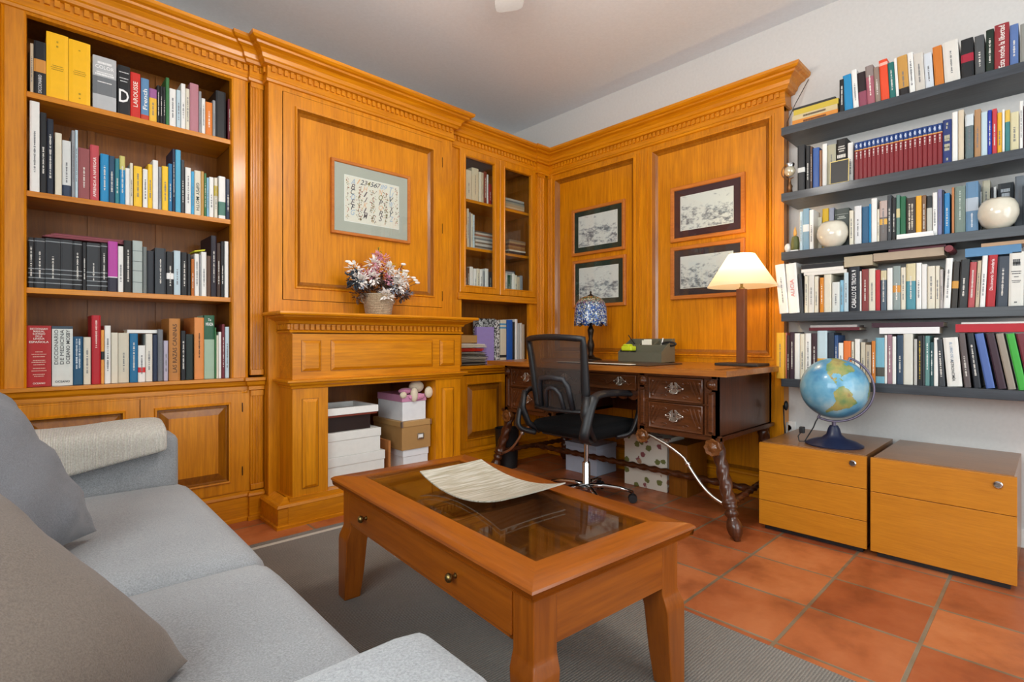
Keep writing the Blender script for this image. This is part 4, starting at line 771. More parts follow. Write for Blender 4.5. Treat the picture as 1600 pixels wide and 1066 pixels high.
# ================================================================== flower basket on the mantel
fb = thing('flower_basket', 'wicker basket of dried pink and white flowers on the mantel shelf', 'flower arrangement', (1.63, 2.90, 1.1465))
bk_m = fabric('woven_wicker', '#9A8264', '#D8C4A4', 120, .8, ('Z', 60, .45))
mb = MB().lathe([(0, 0), (.074, 0), (.078, .004), (.098, .125), (.100, .130), (.095, .131), (.092, .12), (.072, .02)], n=32, fn=lambda a, z: 1+.01*math.sin(a*24+z*400)); mb.build('basket', bk_m, fb, smooth='all')
for s in (-1, 1):
    MB().tube([(s*(.095+.018*math.sin(PI*k/8)), 0, .115-.045*k/8) for k in range(9)], .0045, 8).build('handle', bk_m, fb, smooth='all')
rg = random.Random(3)
def cluster(name, mat, centers, n, size, spread, shape='petal'):
    mb = MB()
    for c in centers:
        for i in range(n):
            d = Vector((rg.gauss(0, 1), rg.gauss(0, 1), rg.gauss(0, 1))).normalized(); p = Vector(c)+d*spread*rg.uniform(.3, 1)
            a = d.cross(Vector((0, 0, 1))); a = a.normalized() if a.length > .01 else Vector((1, 0, 0)); b_ = d.cross(a); s = size*rg.uniform(.7, 1.3)
            tip = p+d*s*1.5; mb.add([p-a*s*.1, p+d*s*.7+a*s*.45+b_*s*.12, tip, p+d*s*.7-a*s*.45+b_*s*.12, p+d*s*.6-b_*s*.18], [(0, 1, 4), (1, 2, 4), (2, 3, 4), (3, 0, 4), (0, 3, 2, 1)])
    o = mb.build(name, mat, fb); o['kind'] = 'stuff'; return o
pk = plain('#D896A8', .8); wh = plain('#F0EAE4', .8); gl_ = plain('#3C4650', .7); br_ = plain('#5A4438', .8); rd = plain('#8A1020', .7); ye = plain('#C8B830', .7); gry = plain('#8890A0', .7); dkf = plain('#3A2C2A', .8)
cluster('pink_flowers', pk, [(-.11,-.03,.25),(-.07,-.04,.24),(-.02,-.02,.36),(.02,-.03,.355),(-.13,-.02,.235),(.03,-.07,.22),(0,-.02,.33),(-.05,-.06,.27),(-.03,.0,.30)], 70, .010, .030)
cluster('white_flowers', wh, [(.085,-.04,.26),(.12,-.04,.22),(.10,-.07,.19),(.055,-.03,.29),(-.075,-.07,.22),(-.14,-.05,.205),(.135,-.03,.19),(-.17,-.02,.27),(.0,-.09,.12),(-.16,-.06,.20),(.14,-.06,.23),(-.05,-.03,.31)], 60, .018, .036)
cluster('foliage', br_, [(-.09,-.03,.17),(-.12,-.02,.14),(-.02,-.05,.18),(.03,-.05,.16),(.09,-.02,.15),(.15,-.02,.14),(.19,0,.14),(-.05,0,.2),(.02,0,.22),(.06,0,.2),(-.14,0,.12)], 40, .017, .036)
cluster('foliage', dkf, [(-.06,-.02,.2),(.02,-.05,.19),(.06,-.03,.2),(-.02,0,.25),(.14,0,.16),(-.1,0,.17)], 26, .018, .036)
cluster('eucalyptus_leaves', gl_, [(-.20,-.03,.21),(-.18,-.04,.19),(-.15,-.05,.18),(-.17,-.02,.23)], 14, .026, .02)
cluster('grey_leaves', gry, [(.06,-.07,.155),(.05,-.08,.17),(.21,0,.155),(.17,-.02,.13),(-.13,-.06,.18)], 16, .018, .02)
cluster('red_buds', rd, [(.0,-.07,.29),(.015,-.06,.25),(.145,-.02,.305),(-.13,-.01,.29)], 16, .010, .012)
cluster('yellow_buds', ye, [(.10,-.02,.325),(.19,-.03,.27),(.14,-.04,.28),(.0,0,.41),(.015,0,.40)], 10, .009, .010)
mb = MB()
for i, (x, y, z) in enumerate([(-.21,-.02,.31),(.16,-.03,.33),(.19,-.02,.29),(.24,-.03,.235),(.26,-.02,.215),(0,0,.42),(-.18,0,.28),(.21,0,.30)]):
    mb.tube([(x*.25, y, .12), (x*.7, y, z*.75+.02), (x, y, z)], .0018, 6)
mb.build('stems', br_, fb)
mb = MB()
for x, y, z in ((-.21,-.02,.31),(-.19,-.02,.30),(.16,-.03,.33),(.19,-.02,.29),(.235,-.03,.25),(.25,-.03,.235),(.265,-.03,.22),(.165,-.02,.29)): mb.ell((x, y, z), (.020, .008, .008), 10, 6)
mb.build('seed_heads', wh, fb, smooth='all')

# ================================================================== pictures
def sketch(name, seed, hor=.45):
    m, nt, b = new(name); L = nt.links.new; tc = N(nt, 'ShaderNodeTexCoord'); sp = N(nt, 'ShaderNodeSeparateXYZ'); L(tc.outputs['Object'], sp.inputs[0])
    mp = N(nt, 'ShaderNodeMapping'); mp.inputs['Location'].default_value = (seed, seed*2, seed*3); mp.inputs['Scale'].default_value = (1, 1, 1.7); L(tc.outputs['Object'], mp.inputs['Vector'])
    n1 = N(nt, 'ShaderNodeTexNoise', Scale=26.0, Detail=9.0, Roughness=.75); L(mp.outputs[0], n1.inputs['Vector'])
    n2 = N(nt, 'ShaderNodeTexNoise', Scale=9.0, Detail=3.0); L(mp.outputs[0], n2.inputs['Vector'])
    mr = N(nt, 'ShaderNodeMapRange'); mr.inputs['From Min'].default_value = -.01; mr.inputs['From Max'].default_value = .06; mr.inputs['To Min'].default_value = .075; mr.inputs['To Max'].default_value = -.06
    L(sp.outputs[2], mr.inputs['Value'])
    ad = N(nt, 'ShaderNodeMath', operation='ADD'); L(n1.outputs['Fac'], ad.inputs[0]); L(mr.outputs[0], ad.inputs[1])
    a2 = N(nt, 'ShaderNodeMath', operation='MULTIPLY_ADD'); a2.inputs[1].default_value = .35; L(n2.outputs['Fac'], a2.inputs[0]); L(ad.outputs[0], a2.inputs[2])
    cr = ramp(nt, [(.70, srgb('#E2E2E0')), (.76, srgb('#B8BABE')), (.86, srgb('#6C7078'))]); L(a2.outputs[0], cr.inputs[0]); L(cr.outputs[0], b.inputs['Base Color']); b.inputs['Roughness'].default_value = .7
    return m
def picture(label, pts, X, matcol, art, fw=.016, mw=.035, group=None, fmat=None, A=False):
    (pxa, pya), (pxb, pyb), (pxc, pyc) = pts    # top left, top right, bottom right
    if A: a, zt_ = onY(pxa, pya, X); b_, zt2 = onY(pxb, pyb, X); _, zb_ = onY(pxc, pyc, X)
    else: a, zt_ = onX(pxa, pya, X); b_, zt2 = onX(pxb, pyb, X); _, zb_ = onX(pxc, pyc, X)
    w = abs(b_-a); zt_ = (zt_+zt2)/2; h = zt_-zb_; cz = (zt_+zb_)/2; mid = (a+b_)/2
    # local: x right, z up, front faces -y
    t = thing('framed_picture', label, 'picture', (mid, X, cz) if A else (X, mid, cz), 0 if A else -PI/2, group)
    G_ = lambda u, v, q: (u, -q, v)
    MB().frame(G_, -w/2, w/2, -h/2, h/2, [(0, -.016), (0, .006), (.003, .009), (fw-.004, .007), (fw, .001), (fw, -.016)]).build('frame', fmat or WF['x'], t)
    mb = MB(); mb.box(-w/2+fw-.001, w/2-fw+.001, -.001+.003, .012, -h/2+fw-.001, h/2-fw+.001); mb.build('mat_board', plain(matcol, .8, bump=.1, bs=200), t)
    ww, hh_ = w/2-fw-mw, h/2-fw-mw
    MB().frame(G_, -ww-.004, ww+.004, -hh_-.004, hh_+.004, [(0, -.003), (0, -.0012), (.004, -.0012), (.004, -.003)]).build('mat_edge', WHITE, t)
    art_o = MB().box(-ww, ww, .0008, .0022, -hh_, hh_).build('print', art, t)
    MB().box(-w/2+fw, w/2-fw, -.0026, -.0018, -h/2+fw, h/2-fw).build('glass_pane', GL, t)
    return t, w, h, ww, hh_
XP = 3.405
picture('green-matted landscape engraving, upper of the two in the left wall panel', ((894, 329), (976, 311), (976, 389.5)), XP, '#1E2E22', sketch('engraving_hills', 1.3), group='framed engravings above the desk', fw=.026, mw=.045)
picture('green-matted street engraving partly behind the mosaic lamp shade', ((895, 408), (977.6, 398), (977.6, 477)), XP, '#1E2E22', sketch('engraving_street', 5.1), group='framed engravings above the desk', fw=.026, mw=.045)
picture('maroon-matted harbour engraving, upper of the two above the column lamp', ((1048, 295), (1164, 268), (1164.5, 363)), XP, '#3E1A20', sketch('engraving_harbour', 9.7), group='framed engravings above the desk', fw=.028, mw=.050)
picture('dark-matted church engraving partly behind the cream lamp shade', ((1048, 385), (1163.5, 374), (1163.5, 462)), XP, '#382A2C', sketch('engraving_church', 14.2), group='framed engravings above the desk', fw=.028, mw=.050)
sm, sw, shh, sww, shw = picture('framed embroidered alphabet sampler with grey mat hanging on the overmantel', ((517.5, 246), (640.5, 275.5), (637.5, 381)), 3.020, '#B2B2A8', plain('#E8E0D4', .9, bump=.3, bs=500), fw=.020, mw=.068, A=True)
cols_ = {'k': '#3A404C', 'b': '#A8B8D0', 'o': '#E8B48C', 'g': '#7E7434', 'r': '#A04434', 'd': '#6C5C60'}
def stxt(s, u, v, hgt, c):
    put_text(s, 'stitched_letter', cmat(cols_[c]), sm, (u, .0002, v), (PI/2, 0, 0), fit=(hgt*.85, hgt), shear=.35, bold=.004)
for i, (ch, c) in enumerate(zip('123456789', 'okdgkkdbb')): stxt(ch, -sww*.52+i*sww*.125, shw*.83, shw*.22, c)
for colu, letters in ((-.72, [('A','b'),('B','d'),('C','k'),('D','b'),('E','d'),('F','k'),('G','b')]), (-.27, [('H','o'),('I','d'),('J','d'),('K','o'),('L','d'),('M','d')]), (.30, [('N','o'),('O','g'),('P','d'),('Q','o'),('R','d'),('S','d')]), (.72, [('T','b'),('U','b'),('V','k'),('W','b'),('X','d'),('Y','k'),('Z','b')])):
    n_ = len(letters)
    for i, (ch, c) in enumerate(letters): stxt(ch, colu*sww, shw*(.78-(.22 if n_ == 6 else .0)-1.6*(i)/(n_+(0 if n_ == 7 else .6))), shw*.25, c)
mb = MB(); rg = random.Random(5); mats = [cmat(cols_[q]) for q in 'grgdo']
for cu_ in (-.90, -.48, 0, .50, .92):
    for i in range(110 if abs(cu_) < .9 else 46):
        zz_ = shw*(.62 if abs(cu_) < .9 else .9); v = rg.uniform(-shw*.9, zz_); u = cu_*sww+rg.gauss(0, .006 if abs(cu_) > .8 else .010); s = rg.uniform(.003, .0065)
        a = rg.uniform(0, PI); mb.add([(u+s*math.cos(a), .0002, v+s*math.sin(a)), (u-s*.5*math.sin(a), .0002, v+s*.5*math.cos(a)), (u-s*math.cos(a), .0002, v-s*math.sin(a)), (u+s*.5*math.sin(a), .0002, v-s*.5*math.cos(a))], [(0, 1, 2, 3)], rg.randrange(5))
mb.build('stitched_flowers', mats, sm)
# ================================================================== rug
RUG = fabric('woven_rug', '#645B52', '#8E857A', 240, .9, ('Y', 36, .40))
rug = thing('rug', 'grey brown woven rug with a pale stripe, lying under the coffee table', 'rug', (1.0, 1.42, 0), math.radians(-1.2))
MB().box(-.42, .785, -1.35, 1.26, 0.0, .008).build('rug_field', RUG, rug, bevel=.003)
MB().box(-.40, .765, 1.185, 1.212, .0078, .0088).build('pale_stripe', fabric('pale_rug_yarn', '#B8B2A4', '#D4CEC0', 340, .8), rug)

# ================================================================== coffee table
T = thing('coffee_table', 'orange pine coffee table with inset glass top standing on the rug', 'coffee table', (1.152, 1.330, .0085), math.radians(-4.6))
hx, hy, zt0 = .308, .585, .462
def ringslab(mb, ox, oy, ix, iy, prof):   # prof: list (inset from outer, z) going from outer-bottom over the top to inner
    vs = []; 
    for i, z in prof: vs += [(-ox+i, -oy+i, z), (ox-i, -oy+i, z), (ox-i, oy-i, z), (-ox+i, oy-i, z)]
    fs = [(4*j+k, 4*j+(k+1) % 4, 4*(j+1)+(k+1) % 4, 4*(j+1)+k) for j in range(len(prof)-1) for k in range(4)]
    mb.add(vs, fs)
fwid = .092
def rail(x0, y0, x1, y1):   # mitred rails of the top: long or short, with an ogee outer edge
    d = Vector((x1-x0, y1-y0)).normalized(); n = Vector((d.y, -d.x)); L_ = math.hypot(x1-x0, y1-y0)
    prof = [(0, zt0-.034), (-.008, zt0-.036), (.0, zt0-.020), (.006, zt0-.014), (.004, zt0-.008), (-.006, zt0-.002), (-.014, zt0), (-fwid, zt0), (-fwid, zt0-.030)]
    vs = []
    for s, e in ((0, 1), (1, -1)):
        base = Vector((x0, y0)) if s == 0 else Vector((x1, y1))
        for o, z in prof: p = base+n*o+d*e*(-o); vs.append((p.x, p.y, z))
    k = len(prof); fs = [(i, (i+1) % k, (i+1) % k+k, i+k) for i in range(k)]+[tuple(range(k-1, -1, -1)), tuple(range(k, 2*k))]
    return vs, fs
c4 = [(-hx, -hy), (hx, -hy), (hx, hy), (-hx, hy)]
for i in range(4):
    a, b_ = c4[i], c4[(i+1) % 4]; v, f = rail(*a, *b_)
    MB().add(v, f).build('top_rail', P['x'] if i % 2 == 0 else P['y'], T, smooth=True)
gb = MB(); ix, iy = hx-fwid, hy-fwid
gb.frame(lambda u, v, h: (u, v, zt0+h), -ix, ix, -iy, iy, [(0, -.008), (0, -.004), (.020, -.0008)], fill=True); gb.add([(-ix, -iy, zt0-.008), (ix, -iy, zt0-.008), (ix, iy, zt0-.008), (-ix, iy, zt0-.008)], [(0, 1, 2, 3)])
gb.build('glass_top', GLT, T)
ax, ay = hx-.032, hy-.032; az0, az1 = .292, zt0-.034
MB().box(ax-.02, ax, -ay+.05, ay-.05, az0, az1).build('apron', P['y'], T)
MB().box(-ax+.05, ax-.05, -ay, -ay+.02, az0, az1).build('apron', P['x'], T); MB().box(-ax+.05, ax-.05, ay-.02, ay, az0, az1).build('apron', P['x'], T)
MB().box(-ax, -ax+.016, -ay+.05, ay-.05, az0, az0+.022).box(-ax, -ax+.016, -ay+.05, ay-.05, az1-.010, az1).box(-ax, -ax+.016, -ay+.05, -ay+.085, az0, az1).box(-ax, -ax+.016, ay-.085, ay-.05, az0, az1).build('apron', P['y'], T)
dr = MB().box(-ax-.006, -ax+.012, -ay+.072, ay-.072, az0+.010, az1-.004).build('drawer', P['y'], T, bevel=.003)
for y in (-.245, .33):
    M_ = Matrix.Translation((-ax-.006, y, (az0+az1)/2)) @ Matrix.Rotation(-PI/2, 4, 'Y')
    MB().lathe([(.008, 0), (.005, .003), (.004, .010), (.010, .014), (.013, .020), (.011, .027), (.005, .031), (0, .032)], n=20, M=M_).build('knob', BRASS, dr, smooth='all')
TI = wood('table_inside_wood', '#6A3410', '#8E4C1A', 'y', rough=.5, coat=.1)
MB().box(-ax+.02, ax-.02, -ay+.02, ay-.02, az0+.004, az0+.016).build('inner_tray', TI, T)
MB().box(-ax+.02, ax-.02, -.01, .01, az0+.016, az1-.02).box(-ax+.02, ax-.02, .27, .285, az0+.016, az1-.05).build('divider', TI, T)
MB().box(-ax+.016, -ax+.028, -ay+.05, ay-.05, az0+.016, az1).box(ax-.032, ax-.02, -ay+.05, ay-.05, az0+.016, az1).build('tray_side', TI, T)
for sx in (-1, 1):
    for sy in (-1, 1):
        mb = MB(); rings = [(az1, 0, .074), (.275, 0, .074), (.262, .004, .077), (.238, .012, .084), (.222, .014, .083), (.10, .014, .074), (0, .014, .063)]
        vs = []
        for z, o, w in rings:
            cx = sx*(ax-.0375+.002+o); cy = sy*(ay-.0375+.002+o); h = w/2
            # the outer faces carry the profile, inner faces taper
            x_o, y_o = sx*(ax+.002+o), sy*(ay+.002+o); x_i, y_i = x_o-sx*w, y_o-sy*w
            vs += [(x_o, y_o, z), (x_i, y_o, z), (x_i, y_i, z), (x_o, y_i, z)]
        fs = [(4*j+k, 4*j+(k+1) % 4, 4*(j+1)+(k+1) % 4, 4*(j+1)+k) for j in range(len(rings)-1) for k in range(4)]+[(0, 1, 2, 3), tuple(4*(len(rings)-1)+k for k in range(4))]
        mb.add(vs, fs).build('leg', P['z'], T, bevel=.004)
# picture inside the table
pi_ = thing('photo_frame', 'dark photo frame lying inside the coffee table under its glass', 'photo frame', (1.27, 1.44, .0085+az0+.017), math.radians(-12))
MB().box(-.13, .13, -.09, .09, 0, .012).build('frame', cmat('#0E0C0C'), pi_, bevel=.002)
def photo():
    m, nt, b = new('blurred_photo'); tc = N(nt, 'ShaderNodeTexCoord'); v = N(nt, 'ShaderNodeTexNoise', Scale=22.0, Detail=6.0); nt.links.new(tc.outputs['Object'], v.inputs['Vector'])
    r_ = ramp(nt, [(.35, srgb('#4C545C')), (.5, srgb('#A8B2BA')), (.62, srgb('#F0F0F0'))]); nt.links.new(v.outputs['Fac'], r_.inputs[0]); nt.links.new(r_.outputs[0], b.inputs['Base Color']); b.inputs['Roughness'].default_value = .5; return m
MB().box(-.085, .085, -.058, .058, .012, .0125).build('photograph', photo(), pi_)
# curved silver tray
tr = thing('decorative_tray', 'curved silver ribbed tray lying on the glass of the coffee table', 'tray', (1.25, 1.45, .472))
zs = .510
cL, cT, cR, cB = [Vector((*onZ(px, py, z_), 0)) for px, py, z_ in ((657, 742, zs), (750, 718, zs), (876, 757, zs), (791, 785, zs))]
def silverm():
    m, nt, b = new('ribbed_silver_leaf'); L = nt.links.new; tc = N(nt, 'ShaderNodeTexCoord'); mp = N(nt, 'ShaderNodeMapping'); mp.inputs['Rotation'].default_value = (0, 0, math.radians(20)); mp.inputs['Scale'].default_value = (8, 95, 1)
    L(tc.outputs['Object'], mp.inputs['Vector']); n1 = N(nt, 'ShaderNodeTexNoise', Scale=1.0, Detail=4.0); L(mp.outputs[0], n1.inputs['Vector'])
    cr = ramp(nt, [(.34, srgb('#A09A84')), (.5, srgb('#B8B3A2')), (.62, srgb('#CBC8BC'))]); L(n1.outputs['Fac'], cr.inputs[0]); L(cr.outputs[0], b.inputs['Base Color'])
    b.inputs['Roughness'].default_value = .4; b.inputs['Metallic'].default_value = .15
    bp = N(nt, 'ShaderNodeBump', Strength=.5, Distance=.003); L(n1.outputs['Fac'], bp.inputs['Height']); L(bp.outputs['Normal'], b.inputs['Normal']); return m
# the tray is a rectangle: fit centre, long axis and size from the four corners
cen = (cL+cT+cR+cB)/4; eu = ((cB+cR)/2-(cL+cT)/2); Lu = eu.length; eu.normalize(); ev = Vector((-eu.y, eu.x, 0)); Lv = abs(((cT+cR)/2-(cL+cB)/2).dot(ev))
mb = MB(); K = 24; J = 6
for lay in (0, 1):
    vs = []
    for j in range(J+1):
        for i in range(K+1):
            u = 2*i/K-1; v = 2*j/J-1; p = cen+eu*(u*Lu/2)+ev*(v*Lv/2*(1+.04*(1-u*u))); vs.append((p.x-1.25, p.y-1.45, (zs-.472-.0005)*(u*u)+.003*v*v+lay*.004+.0003))
    S_ = K+1; fs = [(j*S_+i, j*S_+i+1, (j+1)*S_+i+1, (j+1)*S_+i) for j in range(J) for i in range(K)]
    mb.add(vs, fs)
S_ = K+1; B0 = S_*(J+1); ring = [i for i in range(K+1)]+[j*S_+K for j in range(1, J+1)]+[J*S_+i for i in range(K-1, -1, -1)]+[j*S_ for j in range(J-1, 0, -1)]
for q in range(len(ring)): a, b_ = ring[q], ring[(q+1) % len(ring)]; mb.f.append([a, b_, b_+B0, a+B0]); mb.m.append(0)
mb.build('tray', silverm(), tr, smooth=True)

# ================================================================== sofa
SG = fabric('light_grey_sofa_fabric', '#77787A', '#9C9D9F', 300, .6); SG2 = fabric('grey_sofa_piping', '#85888F', '#A4A7AD', 420, .6)
S = thing('sofa', 'light grey two-seat fabric sofa facing the coffee table', 'sofa', (.452, .82, 0), math.radians(-1.3))
def softbox(x0, x1, y0, y1, z0, z1, puff=(0, 0, .02), r=.05, n=14):
    mb = MB(); cx, cy, cz = (x0+x1)/2, (y0+y1)/2, (z0+z1)/2; h = Vector(((x1-x0)/2, (y1-y0)/2, (z1-z0)/2))
    faces = []; idx = {}; vs = []
    def vert(p):
        k = tuple(round(q, 5) for q in p)
        if k in idx: return idx[k]
        q = Vector((p[0]*h.x, p[1]*h.y, p[2]*h.z)); inner = Vector((max(-h.x+r, min(h.x-r, q.x)), max(-h.y+r, min(h.y-r, q.y)), max(-h.z+r, min(h.z-r, q.z))))
        d = q-inner; 
        if d.length > 1e-6: q = inner+d.normalized()*r if d.length > r*.2 else q
        q.z += puff[2]*p[2]*(1-p[0]**4)*(1-p[1]**4); q.x += puff[0]*p[0]*(1-p[1]**4)*(1-p[2]**2); q.y += puff[1]*p[1]*(1-p[0]**4)*(1-p[2]**2)
        idx[k] = len(vs); vs.append((cx+q.x, cy+q.y, cz+q.z)); return idx[k]
    g = [math.sin(PI/2*(2*i/n-1)) for i in range(n+1)]
    for ax_ in range(3):
        for s in (-1, 1):
            for i in range(n):
                for j in range(n):
                    q = []
                    for a, b_ in ((g[i], g[j]), (g[i+1], g[j]), (g[i+1], g[j+1]), (g[i], g[j+1])):
                        p = [0, 0, 0]; p[ax_] = s; p[(ax_+1) % 3] = a; p[(ax_+2) % 3] = b_; q.append(vert(p))
                    if len(set(q)) == 4: faces.append(q)
    return mb.add(vs, faces)
Yn, Ym, Yf = -.222, .585, 1.548
softbox(-1.10, -.035, Yn-.17, Yf+.17, .09, .30, (0, 0, 0), .03).build('base', SG, S, smooth='all')
softbox(-.93, .012, Yn+.004, Ym-.001, .27, .445, (.01, 0, .018), .055).build('seat_cushion', SG, S, smooth='all')
softbox(-.93, .012, Ym+.001, Yf-.004, .27, .445, (.01, 0, .018), .055).build('seat_cushion', SG, S, smooth='all')
softbox(-1.14, -.90, Yn-.17, Yf+.17, .09, .80, (0, 0, .01), .05).build('backrest', SG, S, smooth='all')
softbox(-1.10, -.02, Yf, Yf+.17, .09, .632, (0, 0, .0), .035).build('arm', SG, S, smooth='all')
softbox(-1.10, -.045, Yn-.18, Yn, .09, .622, (0, 0, .004), .035).build('arm', SG, S, smooth='all')
for x in (-1.04, -.08):
    for y in (Yn-.12, Yf+.12): MB().lathe([(.016, 0), (.024, .092)], (x, y, 0), 12).build('foot', D['z'], S)
def pillow(name, label, mat, loc, rot, w, h, t, wr=.5, seed=1, cat='cushion'):
    n = 36; rg = random.Random(seed); ph = [rg.uniform(0, 6) for _ in range(8)]; mb = MB()
    for s in (-1, 1):
        vs = []
        for j in range(n+1):
            for i in range(n+1):
                u, v = math.sin(PI/2*(2*i/n-1)), math.sin(PI/2*(2*j/n-1)); e = max(0, (1-u**4))**.6*max(0, (1-v**4))**.6
                pin = 1-.07*(1-abs(u)**3)*0-.05*(abs(v)**2)*(1-u*u)*0
                x = u*w/2*(1-.09*(1-u*u)*0-.07*(1-abs(v))*0+(-.06)*(1-v*v)*abs(u)*0); 
                bx = u*w/2*(1-.05*(1-v*v)); by = v*h/2*(1-.05*(1-u*u))
                wrk = wr*.006*(math.sin(9*u+5*v+ph[0])+math.sin(-6*u+11*v+ph[1])+.8*math.sin(17*u*v+ph[2])+.6*math.sin(23*(u+v)+ph[3]))*(max(abs(u), abs(v))**2)*e**.5
                vs.append((bx, s*(t/2*e+wrk*(1 if e > .02 else 0)), by))
        S_ = n+1; mb.add(vs, [(j*S_+i, j*S_+i+1, (j+1)*S_+i+1, (j+1)*S_+i) for j in range(n) for i in range(n)])
    import bmesh
    o = mb.build(name, mat, None, smooth='all'); bm = bmesh.new(); bm.from_mesh(o.data); bmesh.ops.remove_doubles(bm, verts=bm.verts, dist=.0008); bmesh.ops.recalc_face_normals(bm, faces=bm.faces); bm.to_mesh(o.data); bm.free()
    o.data.polygons.foreach_set('use_smooth', [True]*len(o.data.polygons)); o.location = loc; o.rotation_euler = rot
    return tag(o, label, cat)
pillow('scatter_cushion', 'dark grey cushion leaning at the far end of the sofa', fabric('grey_cushion_fabric', '#5A5B60', '#77787D', 420, .6), (-.09, 1.655, .678), (math.radians(-33), 0, math.radians(53)), .50, .46, .18, 1.0, 4)
pillow('scatter_cushion', 'large taupe cushion in the near left foreground on the sofa', fabric('taupe_cushion_fabric', '#5C5148', '#7A6D62', 420, .6), (-.10, .875, .640), (math.radians(-47), 0, math.radians(53)), .54, .49, .17, .35, 9)
# ribbed throw over the far arm
thm = fabric('ribbed_cream_throw', '#B4A48C', '#D6CAB6', 200, .9, ('DIAGONAL', 55, .25)); th = MB(); K = 20; J = 26
thm = fabric('ribbed_cream_throw_knit', '#C0B6A8', '#DDD6CC', 200, .9, ('X', 75, .22))
def throw_pt(i, j, off):
    u = i/K; s = j/J; yy0, yy1 = Yf-.005, Yf+.18
    x = -.72+.655*u; drop = .035+.115*(1-u)+.02
    r = .042+off; prof_len = drop+.04+.185+.04+.14; q = s*prof_len
    if q < drop: return (x, yy0-r+.0, .632-drop+q)
    q -= drop
    if q < .04: a = q/.04*PI/2; return (x, yy0-r*math.cos(a), .632+.0+r*math.sin(a))
    q -= .04
    if q < .185: return (x, yy0+q, .632+r+.012*math.sin(q/.185*PI)+.006*math.sin(u*9))
    q -= .185
    if q < .04: a = q/.04*PI/2; return (x, yy1+r*math.sin(a), .632+r*math.cos(a))
    q -= .04; return (x, yy1+r, .632-q)
for off in (0, -.032):
    th.add([throw_pt(i, j, off) for j in range(J+1) for i in range(K+1)], [(j*(K+1)+i, j*(K+1)+i+1, (j+1)*(K+1)+i+1, (j+1)*(K+1)+i) for j in range(J) for i in range(K)])
B0 = (K+1)*(J+1); S_ = K+1; ring = [i for i in range(K+1)]+[j*S_+K for j in range(1, J+1)]+[J*S_+i for i in range(K-1, -1, -1)]+[j*S_ for j in range(J-1, 0, -1)]
for q in range(len(ring)): a, b_ = ring[q], ring[(q+1) % len(ring)]; th.f.append([a, b_, b_+B0, a+B0]); th.m.append(0)
o = th.build('throw_blanket', thm, None, smooth='all', sub=1); o.location = S.location; o.rotation_euler = S.rotation_euler
tag(o, 'cream ribbed blanket folded over the far arm of the sofa', 'blanket')

# ================================================================== low filing cabinets
CX0 = 2.845; CH = .458
def lock(parent, x, y, z):
    M_ = Matrix.Translation((x, y, z)) @ Matrix.Rotation(-PI/2, 4, 'Y'); MB().lathe([(.015, 0), (.015, .004), (.012, .007), (.008, .0075), (.0, .007)], n=20, M=M_).build('lock', CHROME, parent, smooth=True)
cabs = (('low veneered filing cabinet with three drawers standing under the globe', .605, 1.085, (.305, .155), 1.085-.04), ('low veneered filing cabinet with two drawers and nothing on top', .105, .590, (.300,), .0))
for lab, y0, y1, cuts, _ in cabs:
    c = thing('filing_cabinet', lab, 'filing cabinet', (CX0, (y0+y1)/2, 0), 0, 'filing cabinets'); h = (y1-y0)/2
    MB().box(.022, .605, -h+.008, h-.008, .025, CH).build('carcass', OAT, c, bevel=.0015)
    MB().box(.03, .59, -h+.02, h-.02, 0, .026).build('plinth', BLK, c)
    zz_ = [CH-.002]+list(cuts)+[.026]
    for a, b_ in zip(zz_[:-1], zz_[1:]): 
        d_ = MB().box(0, .021, -h, h, b_+.0015, a-.001).build('drawer', OAK['y'], c, bevel=.0012)
        if a == zz_[0]: lock(d_, 0, -h+.055, CH-.042)

# ================================================================== globe
gx, gy = 3.03, .785; GR = .153
gt = thing('globe', 'blue desk globe showing the Americas on a navy stand above the three-drawer cabinet', 'globe', (gx, gy, CH+.0005))
zg = .749-CH
f_ = Vector((-gx, -gy, .12)).normalized(); rr_ = Vector((-f_.y, f_.x, 0)).normalized(); up_ = f_.cross(rr_) ; up_ = up_ if up_.z > 0 else -up_
rr_ = -rr_ if rr_.dot(Vector((sa, -ca, 0))) < 0 else rr_
tl = math.radians(24); nn = up_*math.cos(tl)+rr_*math.sin(tl); ee = rr_*math.cos(tl)-up_*math.sin(tl); l0 = math.radians(-83)
def gp(lon, lat, R): lo = math.radians(lon)-l0; la = math.radians(lat); return (f_*(math.cos(la)*math.cos(lo))+ee*(math.cos(la)*math.sin(lo))+nn*math.sin(la))*R+Vector((0, 0, zg))
def seam():
    m, nt, b = new('globe_ocean'); L = nt.links.new; tc = N(nt, 'ShaderNodeTexCoord'); v = N(nt, 'ShaderNodeTexNoise', Scale=7.0, Detail=6.0); L(tc.outputs['Object'], v.inputs['Vector'])
    r_ = ramp(nt, [(.36, srgb('#3A82AC')), (.5, srgb('#6CA8C4')), (.62, srgb('#9CC0CC'))]); L(v.outputs['Fac'], r_.inputs[0]); L(r_.outputs[0], b.inputs['Base Color']); b.inputs['Roughness'].default_value = .3; b.inputs['Coat Weight'].default_value = .3; return m
def land():
    m, nt, b = new('globe_land'); L = nt.links.new; tc = N(nt, 'ShaderNodeTexCoord'); v = N(nt, 'ShaderNodeTexNoise', Scale=14.0, Detail=5.0); L(tc.outputs['Object'], v.inputs['Vector'])
    r_ = ramp(nt, [(.38, srgb('#55835A')), (.5, srgb('#86955A')), (.6, srgb('#A89C5C')), (.7, srgb('#8C7650'))]); L(v.outputs['Fac'], r_.inputs[0]); L(r_.outputs[0], b.inputs['Base Color']); b.inputs['Roughness'].default_value = .35; b.inputs['Coat Weight'].default_value = .3; return m
mb = MB(); mb.ell((0, 0, zg), (GR, GR, GR), 64, 40); ball = mb.build('sphere', seam(), gt, smooth='all')
